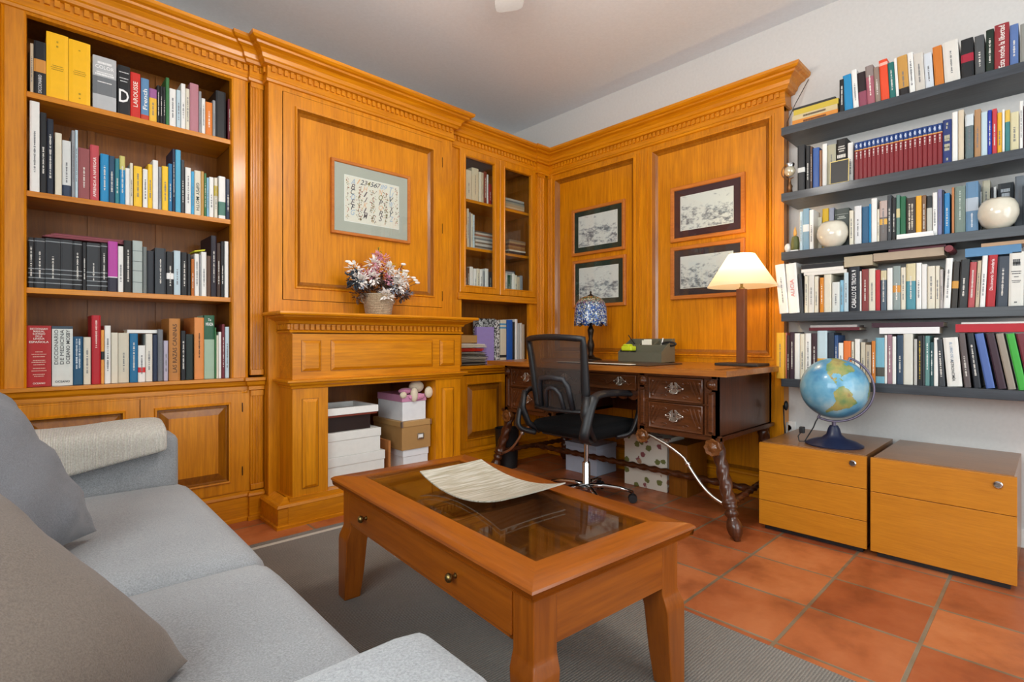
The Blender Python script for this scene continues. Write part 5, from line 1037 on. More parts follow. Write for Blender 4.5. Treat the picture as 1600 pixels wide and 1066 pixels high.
SAm = [(-77,8),(-72,12),(-62,10),(-52,5),(-50,0),(-44,-2.5),(-35,-6),(-35,-9),(-39,-15),(-41,-22),(-48,-26),(-54,-34),(-57,-38),(-62,-39),(-65,-43),(-67,-47),(-69,-54),(-74,-52),(-75,-46),(-73,-38),(-71,-30),(-70,-19),(-76,-14),(-81,-6),(-80,0)]
NAm = [(-77,8),(-83,9),(-84,15),(-88,16),(-87,21),(-90,21),(-92,18),(-97,20),(-97,27),(-90,30),(-84,30),(-81,25),(-80,31),(-75,36),(-70,42),(-65,45),(-60,47),(-56,52),(-64,60),(-78,62),(-82,55),(-94,60),(-85,68),(-120,70),(-160,70),(-165,62),(-150,60),(-135,58),(-125,48),(-124,40),(-117,33),(-110,24),(-112,30),(-106,22),(-95,16),(-88,13),(-83,9)]
CUB = [(-85,22),(-80,23),(-74,20),(-78,20)]; AUS = [(114,-22),(122,-18),(130,-12),(136,-12),(142,-11),(146,-19),(153,-27),(150,-37),(140,-38),(130,-32),(116,-34)]
AFR = [(-16,15),(-6,35),(10,37),(32,31),(43,12),(51,11),(40,-5),(40,-15),(32,-28),(18,-34),(12,-15),(9,4),(-8,5)]
EUA = [(-9,37),(0,43),(-4,48),(8,54),(5,60),(25,70),(60,68),(100,76),(140,72),(178,66),(160,60),(142,54),(135,44),(127,38),(122,30),(108,20),(105,10),(100,14),(92,22),(80,8),(73,20),(60,25),(50,30),(56,18),(44,13),(35,30),(27,37),(20,38),(12,44)]
def inp(x, y, P_):
    c = False; j = len(P_)-1
    for i in range(len(P_)):
        if (P_[i][1] > y) != (P_[j][1] > y) and x < (P_[j][0]-P_[i][0])*(y-P_[i][1])/(P_[j][1]-P_[i][1])+P_[i][0]: c = not c
        j = i
    return c
mb = MB(); st = 1.5
for Pn in (SAm, NAm, CUB, AUS, AFR, EUA):
    s_ = st if Pn in (SAm, NAm, CUB) else 3
    lo = min(p[0] for p in Pn)
    while lo < max(p[0] for p in Pn):
        la = min(p[1] for p in Pn)
        while la < max(p[1] for p in Pn):
            if inp(lo+s_/2, la+s_/2, Pn): mb.add([gp(lo, la, GR*1.0025), gp(lo+s_, la, GR*1.0025), gp(lo+s_, la+s_, GR*1.0025), gp(lo, la+s_, GR*1.0025)], [(0, 1, 2, 3)])
            la += s_
        lo += s_
mb.build('continents', land(), ball, smooth='all')
NV_ = plain('#1C2440', .4, name='navy_plastic'); GRY = plain('#6C6478', .3, .4, name='grey_metal_arm')
mb = MB().lathe([(.0, 0), (.128, 0), (.130, .006), (.10, .022), (.055, .036), (.034, .055), (.026, .085), (.018, .100), (0, .100)], n=40); mb.build('stand', NV_, gt, smooth=True)
arc = []
for k in range(41):
    a = PI*k/40; arc.append(Vector((0, 0, zg))+(nn*math.cos(a)+(ee)*math.sin(a))*(GR+.016))
MB().tube(arc, .0055, 8).build('meridian_arm', GRY, gt, smooth='all')
for s in (1, -1): MB().tube([Vector((0, 0, zg))+nn*s*(GR-.004), Vector((0, 0, zg))+nn*s*(GR+.020)], .006, 10).build('pivot', GRY, gt, smooth=True)
# meridian arm base post
mb = MB().tube([(0, 0, .098), (0, 0, zg-GR-.012)], .010, 12); mb.build('post', GRY, gt, smooth=True)
p0 = Vector((0, 0, zg))-nn*(GR+.02)
MB().tube([p0, p0-Vector((0, 0, .02))+rr_*(-.01), p0-Vector((0, 0, .05))-rr_*.02, Vector((p0.x, p0.y, .006))-rr_*.06, Vector((p0.x, p0.y, .004))-rr_*.085, Vector((p0.x, p0.y, .03))-rr_*.09, Vector((p0.x, p0.y, .055))-rr_*.075], .003, 8).build('cord', BLK, gt, smooth='all')
q_ = Vector((p0.x, p0.y, .06))-rr_*.072; MB().box(q_.x-.012, q_.x+.012, q_.y-.012, q_.y+.012, q_.z-.012, q_.z+.022).build('plug', BLK, gt, bevel=.004)

# wall socket
sk = thing('wall_socket', 'white wall socket low on the wall between desk and filing cabinet', 'socket', (XW-.001, onX(1233, 668, XW)[0], onX(1233, 668, XW)[1]))
MB().box(-.012, 0, -.042, .042, -.042, .042).build('plate', WHITE, sk, bevel=.004)
MB().lathe([(.022, 0), (.022, .004), (.018, .004), (.018, -.006), (0, -.006)], n=24, M=Matrix.Translation((-.012, 0, 0)) @ Matrix.Rotation(-PI/2, 4, 'Y')).build('outlet', plain('#D8D8D6', .4), sk, smooth=True)

# ================================================================== desk
DX, DY = 2.58, 1.175; DH = .842; DW = 1.665; DD = .80
dk = thing('antique_desk', 'carved dark walnut desk on twisted legs in front of the panelled wall', 'desk', (DX, DY, 0))
mb = MB(); mb.sweep([(DD, DW), (0, DW), (0, 0), (DD, 0)], [(-.06, DH-.03), (-.012, DH-.03), (-.006, DH-.026), (-.010, DH-.018), (.004, DH-.012), (.004, DH-.004), (-.004, DH), (-.06, DH)], side=-1)
mb.box(.05, DD, .05, DW-.05, DH-.028, DH)
mb.build('desk_top', DT, dk, smooth=True)
bz = .475; xf = .035
def fd(u, v, h): return (xf-h, u, v)
mb = MB().box(xf, DD-.03, .03, .06, bz, DH-.03).box(xf, DD-.03, DW-.06, DW-.03, bz, DH-.03).box(DD-.06, DD-.03, .03, DW-.03, bz, DH-.03).box(xf, DD-.03, .46, .49, bz, DH-.03).box(xf, DD-.03, DW-.49, DW-.46, bz, DH-.03)
mb.box(xf+.015, DD-.03, .03, .49, bz, bz+.02).box(xf+.015, DD-.03, DW-.49, DW-.03, bz, bz+.02).box(xf+.05, xf+.06, .49, DW-.49, .66, DH-.03)
mb.box(xf+.015, xf+.03, .03, .50, bz, DH-.03).box(xf+.015, xf+.03, DW-.50, DW-.03, bz, DH-.03)
mb.box(-.004+.02, DD-.02, .015, .03, bz-.004, bz+.016).box(-.004+.02, DD-.02, DW-.03, DW-.015, bz-.004, bz+.016)
mb.build('carcass', D['z'], dk)
MB().box(xf+.0, xf+.03, .015, .505, bz-.006, bz+.022).box(xf, xf+.03, DW-.505, DW-.015, bz-.006, bz+.022).box(xf, xf+.03, .03, .50, .648, .658).box(xf, xf+.03, DW-.50, DW-.03, .648, .658).box(xf, xf+.03, .03, DW-.03, .79, DH-.03).build('rail', FD, dk, bevel=.003)
mb = MB().box(xf+.02, xf+.03, .50, DW-.50, .66, .70)
mb.build('apron', D['y'], dk)
# scalloped lower edge of the knee opening
mb = MB(); n = 9; seg_ = (DW-1.01)/n
for i in range(n):
    y = .505+seg_*(i+.5); mb.prism([(y+seg_*.48*math.cos(a), .668-abs(math.sin(a))*.026) for a in [PI*k/8 for k in range(9)]], lambda p, q, a: (a, p, q), xf+.012, xf+.026)
mb.build('scalloped_edge', D['y'], dk)
def column(y0, y1):
    mb = MB(); mb.frame(fd, y0, y1, bz+.016, .735, [(0, -.02), (0, .0), (.010, .0), (.013, -.006), (.018, -.006), (.026, .008)], fill=True); mb.frame(fd, y0, y1, .735, .79, [(0, -.02), (0, .002)], fill=True)
    c = mb.build('column', FD, dk)
    M_ = Matrix.Translation((xf-.002, (y0+y1)/2, .762)) @ Matrix.Rotation(-PI/2, 4, 'Y')
    MB().lathe([(.026, 0), (.026, .004), (.021, .006), (.020, .010), (.015, .018), (.007, .022), (0, .023)], n=20, M=M_).build('boss', FD, c, smooth='all')
    return c
for y0 in (.03, .435): column(y0, y0+.068); column(DW-y0-.068, DW-y0)
def handle(parent, y, z, s=1):
    mb = MB(); x = xf-.012
    mb.prism([(y-.022*s, z-.022*s), (y+.022*s, z-.022*s), (y+.026*s, z+.004), (y+.014*s, z+.022*s), (y-.014*s, z+.022*s), (y-.026*s, z+.004)], lambda p, q, a: (a, p, q), x, x+.002)
    for sg in (-1, 1):
        for k, (dy, dz) in enumerate(((.044, .016), (.050, .004), (.036, .026), (.024, .034), (.040, -.006), (.012, .036))):
            mb.tube([(x-.001, y+sg*.012*s, z+.002), (x-.004, y+sg*dy*.6*s, z+dz*1.1*s), (x-.002, y+sg*dy*s, z+dz*.7*s)], [.004*s, .003*s, .0035*s], 6)
        mb.ell((x-.003, y+sg*.05*s, z+.006), (.003, .006*s, .006*s), 8, 6)
    h = mb.build('escutcheon', SILVER, parent, smooth=True)
    MB().tube([(x-.002, y-.022*s, z-.004), (x-.012, y-.022*s, z-.018*s), (x-.014, y, z-.024*s), (x-.012, y+.022*s, z-.018*s), (x-.002, y+.022*s, z-.004)], .0028, 8).build('drop_handle', SILVER, h, smooth='all')
    MB().ell((x-.0005, y, z+.006), (.0015, .003, .005), 8, 6).build('keyhole', BLK, h)
def carved(y0, y1, z0, z1, dec=True):
    mb = MB(); mb.frame(fd, y0, y1, z0, z1, [(0, -.014), (0, .008), (.004, .010), (.010, .006), (.012, .005)], fill=True)
    yc, zc_ = (y0+y1)/2, (z0+z1)/2; w, h = (y1-y0)/2, (z1-z0)/2; x = xf-.0055
    for sg in (-1, 1):
        for k in range(3):
            a = .55+k*.14; mb.tube([(x, yc+sg*w*a, zc_+h*.75), (x-.003, yc+sg*w*(a+.10), zc_+h*.1), (x, yc+sg*w*min(.93, a+.22), zc_-h*.5)], [.003, .006, .002], 6)
        for zz_, s_ in ((.55, 1), (-.6, .8)):
            mb.tube([(x, yc+sg*w*(.40+.10*math.cos(t)), zc_+h*zz_+.008*math.sin(t)*s_) for t in [PI*k/5 for k in range(9)]], .0028, 6)
        mb.ell((x, yc+sg*w*.86, zc_+h*.62), (.005, .012, .009), 8, 6); mb.ell((x, yc+sg*w*.86, zc_-h*.6), (.005, .012, .009), 8, 6)
    d = mb.build('drawer', FD, dk, smooth=True); handle(d, yc, zc_); return d
for a, b_ in ((.106, .428), (DW-.428, DW-.106)):
    carved(a, b_, .660, .788); carved(a, b_, .500, .646)
mb = MB(); mb.frame(fd, .510, DW-.510, .700, .788, [(0, -.014), (0, .008), (.004, .010), (.010, .006), (.012, .005)], fill=True)
for sg in (-1, 1):
    for k in range(5): mb.tube([(xf-.006, DW/2+sg*(.05+.05*k), .745+.018*math.sin(k*2)), (xf-.010, DW/2+sg*(.075+.05*k), .745-.016*math.sin(k*2)), (xf-.006, DW/2+sg*(.10+.05*k), .745)], [.004, .007, .003], 6)
cd = mb.build('drawer', FD, dk, smooth=True); handle(cd, .62, .744, .8); handle(cd, DW-.62, .744, .8)
def leg(x, y, fx, fy, name='leg'):
    top = Vector((x, y, bz+.0)); bot = Vector((fx, fy, 0)); n = 60; path = []; rad = []
    def rz_(t):
        if t < .06: return .024+.012*math.sin(t/.06*PI)
        if t < .62: return .031
        if t < .70: return .026+.014*abs(math.sin((t-.62)/.08*PI*2))
        if t < .78: return .022+.012*math.sin((t-.70)/.08*PI)
        if t < .97: return .022+.016*math.sin((t-.78)/.19*PI)**.8
        return .016
    mb = MB()
    for k in range(n+1): t = k/n; path.append(top.lerp(bot, t)); rad.append(rz_(t))
    mb.tube(path, rad, 20, tw=lambda w, t: 1+(.12*math.cos(3*w+t*40) if .08 < t < .62 else 0))
    return mb.build(name, D['z'], dk, smooth='all')
RSM = wood('rosette_wood', '#4E2A12', '#7E4E26', 'y', s=2, rough=.3, coat=.4)
def rosette(x, y, z, r=.045):
    mb = MB(); M_ = Matrix.Translation((x, y, z)) @ Matrix.Rotation(-PI/2, 4, 'Y')
    mb.lathe([(r*.9, 0), (r, .008), (r*.9, .016), (r*.55, .012), (r*.3, .018), (0, .022)], n=32, M=M_, fn=lambda a, q: 1+.07*math.cos(8*a)).lathe([(r*.55, -.05), (r*.8, -.03), (r*.9, 0)], n=20, M=M_)
    mb.build('rosette', RSM, dk, smooth=True)
for yy, fy_ in ((.058, -.085), (DW-.058, DW+.07)):
    leg(.085, yy, .005, fy_); leg(DD-.10, yy, DD-.06, .0 if yy < .5 else DW)
    rosette(.022, yy-.012, .440)
for yy in (.47, DW-.47): rosette(.035, yy, bz-.03, .040)
tw = lambda w, t: 1+.25*math.cos(2*w+t*60)
mz = .165
def ft(sx, sy): return Vector((.045 if sx == 0 else DD-.07, (-.035 if sx == 0 else .02) if sy == 0 else (DW+.02 if sx == 0 else DW-.02), mz))
for sy in (0, 1): MB().tube([ft(0, sy).lerp(ft(1, sy), k/60) for k in range(61)], .016, 14, tw=tw).build('stretcher', D['x'], dk, smooth='all')
a_, b_ = ft(0, 0).lerp(ft(1, 0), .5), ft(0, 1).lerp(ft(1, 1), .5)
MB().tube([a_.lerp(b_, k/120) for k in range(121)], .018, 14, tw=lambda w, t: 1+.25*math.cos(2*w+t*130)).build('stretcher', D['y'], dk, smooth='all')
def stay(p0, p1, sg):
    pts = []; 
    for k in range(25):
        t = k/24; p = Vector(p0).lerp(Vector(p1), t); p.z += .05*math.sin(PI*t) if t < .5 else .05*math.sin(PI*t)-.05*math.sin(PI*(t-.5)*2); pts.append(p)
    s = MB().tube(pts, .0085, 10).build('iron_stay', IRON, dk, smooth='all')
    m = pts[13]; d = (pts[14]-pts[12]).normalized(); M_ = Matrix.Translation(m) @ d.to_track_quat('Z', 'Y').to_matrix().to_4x4()
    MB().lathe([(.006, -.016), (.012, -.010), (.009, -.004), (.020, 0), (.009, .004), (.012, .010), (.006, .016)], n=16, M=M_).build('knop', IRON, s, smooth='all')
stay((.05, .45, bz-.02), (.03, -.02, mz-.01), 1); stay((.05, DW-.45, bz-.02), (.03, DW+.0, mz-.01), -1)

# things on the desk
pad = thing('desk_pad', 'dark leather desk pad on the desk in front of the organiser', 'desk pad', (2.83, 1.98, DH+.0005))
MB().box(-.20, .20, -.36, .33, 0, .006).build('pad', plain('#2A1E18', .45, coat=.2, bump=.3, bs=300), pad, bevel=.002)
tag(MB().box(2.605, 2.66, 1.72, 2.30, DH+.0072, DH+.0095).build('paper_sheet', PAPER), 'white paper edge lying on the front of the desk pad', 'paper')
og = thing('desk_organizer', 'olive grey desktop organiser with compartments on the desk', 'desk organiser', (3.05, 1.947, DH+.0005))
OM = plain('#5E5C4C', .5, name='olive_grey_board')
side = [(0, 0), (.175, 0), (.175, .160), (.155, .160), (0, .068)]
mb = MB(); hw = .168
for y in (-hw, hw-.005): mb.prism(side, lambda p, q, a: (p, a, q), y, y+.005)
mb.box(0, .004, -hw+.005, hw-.005, 0, .068).box(.171, .175, -hw+.005, hw-.005, 0, .160).box(0, .175, -hw, hw, 0, .004).box(.085, .089, -hw+.005, hw-.005, .004, .118)
for y in (-.055, .055): mb.prism([(.089, .004), (.171, .004), (.171, .15), (.089, .118)], lambda p, q, a: (p, a, q), y-.002, y+.002)
mb.build('case', OM, og)
def rest(name, lab, cat, mb, mat, **k): return tag(mb.build(name, mat, **k), lab, cat)
zo = DH+.0045
hp = thing('tape_dispenser', 'small yellow-green plastic tape holder in the organiser', 'tape holder', (3.093, 2.060, zo+.0008))
MB().box(-.036, .036, -.040, .040, .0, .07).build('holder_base', BLK, hp, bevel=.006); MB().box(-.033, .033, -.045, .04, .0702, .105).box(-.03, .03, -.02, .03, .10, .118).build('holder_top', plain('#C8D428', .45), hp, bevel=.012)
rest('pencil', 'dark pencil slanting up behind the yellow-green tape holder', 'pencil', MB().tube([(3.17, 2.06, DH+.125), (3.20, 2.13, DH+.185)], .0035, 8), BLK)
rest('card_stack', 'stack of cream cards standing in the middle of the organiser', 'cards', MB().box(3.145, 3.150, 1.925, 1.985, zo+.001, DH+.150).box(3.155, 3.162, 1.918, 1.975, zo+.001, DH+.156), PAPER)
rest('pen', 'white pen standing in the right part of the organiser', 'pen', MB().tube([(3.155, 1.865, zo+.004), (3.185, 1.845, DH+.165)], .004, 8), WHITE)
rest('glasses_case', 'black sunglasses resting in the right compartment of the organiser', 'glasses', MB().tube([(3.205-.04, 1.79+.05*math.cos(a), DH+.125+.012*math.sin(a)) for a in [2*PI*k/16 for k in range(17)]], .007, 8), BLK)
for o in C.objects:
    if o.name.startswith('glasses_case'): o.name = 'sunglasses'

# column lamp
lx, ly = 3.12, 1.289
cl = thing('table_lamp', 'lit table lamp with cream pleated shade and square wooden column on the desk', 'lamp', (lx, ly, DH+.0005))
MB().box(-.09, .09, -.125, .125, 0, .016).build('base', plain('#2A2018', .5), cl, bevel=.003)
MB().box(-.022, .022, -.024, .024, .016, .455).build('column', wood('lamp_column_wood', '#5C3018', '#7A4424', 'z', rough=.4), cl, bevel=.002)
MB().lathe([(.016, .455), (.016, .462), (.008, .468), (.008, .485), (.017, .488), (.017, .530), (.012, .535)], n=20).build('lamp_socket', BRASS, cl, smooth=True)
def shade_mat():
    m, nt, b = new('cream_lamp_shade'); L = nt.links.new; nt.nodes.remove(b); out = nt.nodes['Material Output']
    d = N(nt, 'ShaderNodeBsdfDiffuse'); d.inputs[0].default_value = (.82, .76, .62, 1); t = N(nt, 'ShaderNodeBsdfTranslucent'); t.inputs[0].default_value = (.9, .80, .60, 1)
    mx = N(nt, 'ShaderNodeMixShader'); mx.inputs[0].default_value = .55; L(d.outputs[0], mx.inputs[1]); L(t.outputs[0], mx.inputs[2]); L(mx.outputs[0], out.inputs[0]); return m
mb = MB(); mb.lathe([(.192, .468), (.072, .660)], n=72, fn=lambda a, z: 1+.004*math.cos(36*a)); 
mb.f = [f for f in mb.f if len(f) == 4]; mb.m = [0]*len(mb.f)
sh = mb.build('lamp_shade', shade_mat(), cl, smooth='all')
bm_, nt_, bb_ = new('glowing_bulb'); bb_.inputs['Emission Color'].default_value = (1, .72, .38, 1); bb_.inputs['Emission Strength'].default_value = 40
MB().ell((0, 0, .575), (.028, .028, .040), 16, 10).build('bulb', bm_, cl, smooth='all')
# mosaic lamp
tx_, ty_ = 3.10, 2.393
tl_ = thing('stained_glass_lamp', 'small lamp with domed blue stained glass shade and bronze foot on the desk', 'lamp', (tx_, ty_, DH+.0005))
def stained():
    m, nt, b = new('stained_glass_mosaic'); L = nt.links.new; tc = N(nt, 'ShaderNodeTexCoord'); v = N(nt, 'ShaderNodeTexVoronoi', Scale=95.0); v2 = N(nt, 'ShaderNodeTexVoronoi', Scale=95.0, feature='DISTANCE_TO_EDGE')
    L(tc.outputs['Object'], v.inputs['Vector']); L(tc.outputs['Object'], v2.inputs['Vector'])
    sp = N(nt, 'ShaderNodeSeparateColor'); L(v.outputs['Color'], sp.inputs[0])
    r1 = ramp(nt, [(0, srgb('#2A4C9C')), (.22, srgb('#5078B8')), (.42, srgb('#9CB0D0')), (.62, srgb('#D4D8DC')), (.84, srgb('#8C9CA4'))], 'CONSTANT'); L(sp.outputs[0], r1.inputs[0])
    r2 = ramp(nt, [(0, srgb('#B87828')), (.3, srgb('#8E9A70')), (.55, srgb('#C8B890')), (.8, srgb('#4A6A50'))], 'CONSTANT'); L(sp.outputs[0], r2.inputs[0])
    sz = N(nt, 'ShaderNodeSeparateXYZ'); L(tc.outputs['Object'], sz.inputs[0]); mr = N(nt, 'ShaderNodeMapRange'); mr.inputs['From Min'].default_value = .405; mr.inputs['From Max'].default_value = .455; L(sz.outputs[2], mr.inputs['Value'])
    mx = N(nt, 'ShaderNodeMix', data_type='RGBA'); L(mr.outputs[0], mx.inputs[0]); L(r1.outputs[0], mx.inputs[6]); L(r2.outputs[0], mx.inputs[7])
    ed = ramp(nt, [(.05, (0,0,0,1)), (.10, (1,1,1,1))]); L(v2.outputs['Distance'], ed.inputs[0]); m2 = N(nt, 'ShaderNodeMix', data_type='RGBA', blend_type='MULTIPLY'); m2.inputs[0].default_value = 1; L(mx.outputs[2], m2.inputs[6]); L(ed.outputs[0], m2.inputs[7])
    L(m2.outputs[2], b.inputs['Base Color']); b.inputs['Roughness'].default_value = .2; return m
mb = MB(); n = 72; prof = [(.024, .478), (.05, .474), (.080, .458), (.104, .430), (.116, .395), (.121, .35), (.123, .30), (.122, .262)]; vs = []
for j, (r, z) in enumerate(prof):
    for i in range(n):
        a = 2*PI*i/n; rr2 = r*(1+.02*math.cos(9*a)*(j/7)); z2 = z-(.022*(.5+.5*math.cos(9*a)))*(j == 7)+.012*(j == 7); vs.append((rr2*math.cos(a), rr2*math.sin(a), z2))
mb.add(vs, [(j*n+i, j*n+(i+1) % n, (j+1)*n+(i+1) % n, (j+1)*n+i) for j in range(7) for i in range(n)]); so = mb.build('lamp_shade', stained(), tl_, smooth='all'); md = so.modifiers.new('solid', 'SOLIDIFY'); md.thickness = .003
MB().lathe([(.030, .474), (.026, .482), (.012, .488), (.006, .496), (.008, .504), (.004, .514), (0, .518)], n=20).build('finial', BRONZE, tl_, smooth='all')
MB().lathe([(.0, 0), (.078, 0), (.080, .008), (.060, .018), (.030, .026), (.018, .045), (.022, .075), (.028, .11), (.022, .14), (.014, .16), (.020, .20), (.024, .225), (.016, .245), (.008, .26), (.006, .478), (0, .478)], n=28, fn=lambda a, z: 1+.04*math.cos(8*a)).build('foot', BRONZE, tl_, smooth='all')

# ================================================================== office chair
oc = thing('office_chair', 'black mesh-back swivel chair pushed in at the walnut desk', 'office chair', (2.56, 2.010, 0), math.radians(-1))
CZ = .505
mesh_m, nt_, b_ = new('black_chair_mesh'); b_.inputs['Base Color'].default_value = (.040, .030, .026, 1); b_.inputs['Roughness'].default_value = .6; b_.inputs['Alpha'].default_value = .80
mb = softbox(-.24, .25, -.245, .245, CZ-.075, CZ, (0, 0, .012), .035); mb.build('seat', BLKF, oc, smooth='all')
MB().box(-.20, .20, -.19, .19, CZ-.092, CZ-.070).build('seat_pan', BLK, oc, bevel=.006)
def backp(u, v, off=0): # u -1..1 width, v 0..1 height
    hw = .200+.014*v; z = .575+.425*v; x = -.285-.075*(v**1.5)+.05*(u*u)+.035*math.sin(v*PI)*0+.03*abs(v-.35)**1.2
    return Vector((x+off, u*hw*(1-.06*(1-v)), z+.012*(1-u*u)*(v > .5)))
mb = MB(); K, J = 16, 16; mb.add([backp(-1+2*i/K, j/J) for j in range(J+1) for i in range(K+1)], [(j*(K+1)+i, j*(K+1)+i+1, (j+1)*(K+1)+i+1, (j+1)*(K+1)+i) for j in range(J) for i in range(K)])
mo = mb.build('mesh_back', mesh_m, oc, smooth='all')
mb = MB(); loop = [backp(-1, j/12) for j in range(13)]+[backp(-1+2*i/12, 1) for i in range(1, 12)]+[backp(1, 1-j/12) for j in range(13)]; mb.tube(loop, [.030-.010*j/12 for j in range(13)]+[.018]*11+[.020+.010*j/12 for j in range(13)], 12, fl=.9); mb.tube([backp(-1+2*i/12, .03) for i in range(13)], .034, 10, fl=.4)
mb.build('back_frame', BLK, oc, smooth='all')
mb = MB()
for w0, h0, rr2 in ((.66, .46, .016), (.38, .32, .012)):
    mb.tube([backp(-w0, .02, -.012)]+[backp(-w0+.10, h0*.8, -.016), backp(-w0+.22, h0, -.018), backp(0, h0+.02, -.02), backp(w0-.22, h0, -.018), backp(w0-.10, h0*.8, -.016)]+[backp(w0, .02, -.012)], rr2, 8)
mb.build('lumbar_support', plain('#26272C', .5), oc, smooth='all')
for s in (-1, 1):
    y = s*.245
    path = [(-.20, y*.86, CZ-.075), (-.27, y*.98, CZ-.02), (-.315, y*1.0, CZ+.08), (-.295, y*1.0, CZ+.18)]
    mb = MB(); mb.tube(path, [.024, .028, .028, .022], 10, fl=.7); mb.build('back_bracket', BLK, oc, smooth='all')
    yy = s*.265
    ap = [(-.24, y*.86, CZ-.08), (-.33, yy*.95, CZ-.045), (-.325, yy, CZ+.03), (-.29, yy, CZ+.12), (-.25, yy, CZ+.175), (-.16, yy, CZ+.188), (0, yy, CZ+.182), (.11, yy, CZ+.165), (.17, yy, CZ+.12), (.17, yy, CZ+.06), (.12, yy, CZ-.03), (.08, yy*.96, CZ-.07), (.02, y*.85, CZ-.085)]
    # smooth the arm loop
    P_ = [Vector(p) for p in ap]; sm_ = []
    for i in range(len(P_)-1):
        p0_, p1_, p2_, p3_ = P_[max(i-1, 0)], P_[i], P_[i+1], P_[min(i+2, len(P_)-1)]
        for k in range(6):
            t = k/6; sm_.append(.5*((2*p1_)+(p2_-p0_)*t+(2*p0_-5*p1_+4*p2_-p3_)*t*t+(3*p1_-p0_-3*p2_+p3_)*t**3))
    sm_.append(P_[-1]); MB().tube(sm_, [.028 if q < 24 else .024 for q in range(len(sm_))], 12, fl=.6).build('armrest', BLK, oc, smooth='all')
MB().lathe([(.014, .20), (.014, .42)], n=16).build('gas_lift', CHROME, oc, smooth=True)
MB().lathe([(.030, .075), (.032, .09), (.025, .10), (.025, .235), (.022, .24), (.014, .24)], n=20).build('column_sleeve', CHROME, oc, smooth=True)
MB().box(-.07, .07, -.05, .05, CZ-.115, CZ-.09).build('tilt_mechanism', BLK, oc, bevel=.006)
MB().tube([(0, .04, CZ-.10), (0, .22, CZ-.105), (0, .25, CZ-.11)], .006, 8).build('lever', CHROME, oc, smooth='all')
for k in range(5):
    a = 2*PI*k/5+.35; c_, s_ = math.cos(a), math.sin(a)
    lg = MB().tube([(c_*.02, s_*.02, .095), (c_*.10, s_*.10, .098), (c_*.20, s_*.20, .088), (c_*.28, s_*.28, .068)], [.017, .014, .012, .010], 10).build('base_spoke', CHROME, oc, smooth='all')
    mb = MB(); M_ = Matrix.Translation((c_*.28, s_*.28, .028)) @ Matrix.Rotation(a, 4, 'Z') @ Matrix.Rotation(PI/2, 4, 'X')
    for o_ in (-.014, .014): mb.lathe([(0, o_-.008), (.024, o_-.008), (.027, o_), (.024, o_+.008), (0, o_+.008)], n=18, M=M_)
    mb.tube([(c_*.28, s_*.28, .03), (c_*.28, s_*.28, .07)], .007, 8); mb.build('castor', BLK, lg, smooth=True)

# ================================================================== under the desk
wb = thing('waste_basket', 'black waste basket on the floor by the left end of the desk', 'waste basket', (2.79, 2.972, 0))
mb = MB().lathe([(0, 0), (.080, 0), (.094, .290), (.097, .295), (.097, .305), (.092, .305), (.076, .006), (0, .006)], n=32); mb.build('bin_body', plain('#141416', .55), wb, smooth=True)
lidbox('storage_box', 'pale plastic storage box on the floor under the desk behind the chair', 3.05, 3.30, 2.30, 2.60, 0.0005, .22, .03, '#B4BCCC', '#A8B0C0', grp='boxes under the desk')
def floral():
    m, nt, b = new('floral_paper'); L = nt.links.new; tc = N(nt, 'ShaderNodeTexCoord'); v = N(nt, 'ShaderNodeTexVoronoi', Scale=16.0); no = N(nt, 'ShaderNodeTexNoise', Scale=60.0, Detail=3.0); L(tc.outputs['Object'], no.inputs['Vector'])
    mx0 = N(nt, 'ShaderNodeMix', data_type='VECTOR'); L(tc.outputs['Object'], v.inputs['Vector'])
    ad = N(nt, 'ShaderNodeMath', operation='MULTIPLY_ADD'); ad.inputs[1].default_value = .45; L(no.outputs['Fac'], ad.inputs[0]); L(v.outputs['Distance'], ad.inputs[2])
    k = ramp(nt, [(.52, (1,1,1,1)), (.57, (0,0,0,1))]); L(ad.outputs[0], k.inputs[0]); sp = N(nt, 'ShaderNodeSeparateColor'); L(v.outputs['Color'], sp.inputs[0])
    r = ramp(nt, [(0, srgb('#8A4A4C')), (.4, srgb('#6E7038')), (.7, srgb('#A87A5C'))], 'CONSTANT'); L(sp.outputs[0], r.inputs[0])
    mx = N(nt, 'ShaderNodeMix', data_type='RGBA'); L(k.outputs[0], mx.inputs[0]); mx.inputs[6].default_value = srgb('#D8CFC0'); L(r.outputs[0], mx.inputs[7]); L(mx.outputs[2], b.inputs['Base Color']); b.inputs['Roughness'].default_value = .7; return m
fbx = thing('floral_box', 'cream cardboard box with a flower pattern under the right half of the desk', 'box', (3.15, 1.90, .0005), 0, 'boxes under the desk')
FLO = floral(); MB().box(-.09, .13, -.155, .17, 0, .31).build('box_body', FLO, fbx, bevel=.003); MB().box(-.094, .134, -.159, .174, .295, .35).build('lid', FLO, fbx, bevel=.003)
tag(MB().box(3.05, 3.32, 1.60, 1.725, .0005, .33).build('wooden_box', WI, bevel=.003), 'plain brown box standing right of the flower patterned box under the desk', 'box')
tag(MB().tube([(3.36, 1.118, .5), (3.34, 1.114, .36), (3.30, 1.112, .22), (3.25, 1.108, .12), (3.25, 1.106, .05), (3.30, 1.104, .008), (3.38, 1.104, .008)], .005, 8).build('power_cable', plain('#A8A4A0', .5), smooth='all'), 'pale cable looping down from the right end of the desk', 'cable')
tag(MB().tube([(3.36, 1.139, .60), (3.34, 1.128, .50), (3.36, 1.125, .38), (3.40, 1.13, .30), (3.42, 1.133, .10), (3.42, 1.135, .008)], .004, 8).ell((3.355, 1.122, .60), (.018, .012, .03), 12, 8).build('lamp_cable', BLK, smooth='all'), 'black cable with in-line switch hanging at the end of the panelling', 'cable')
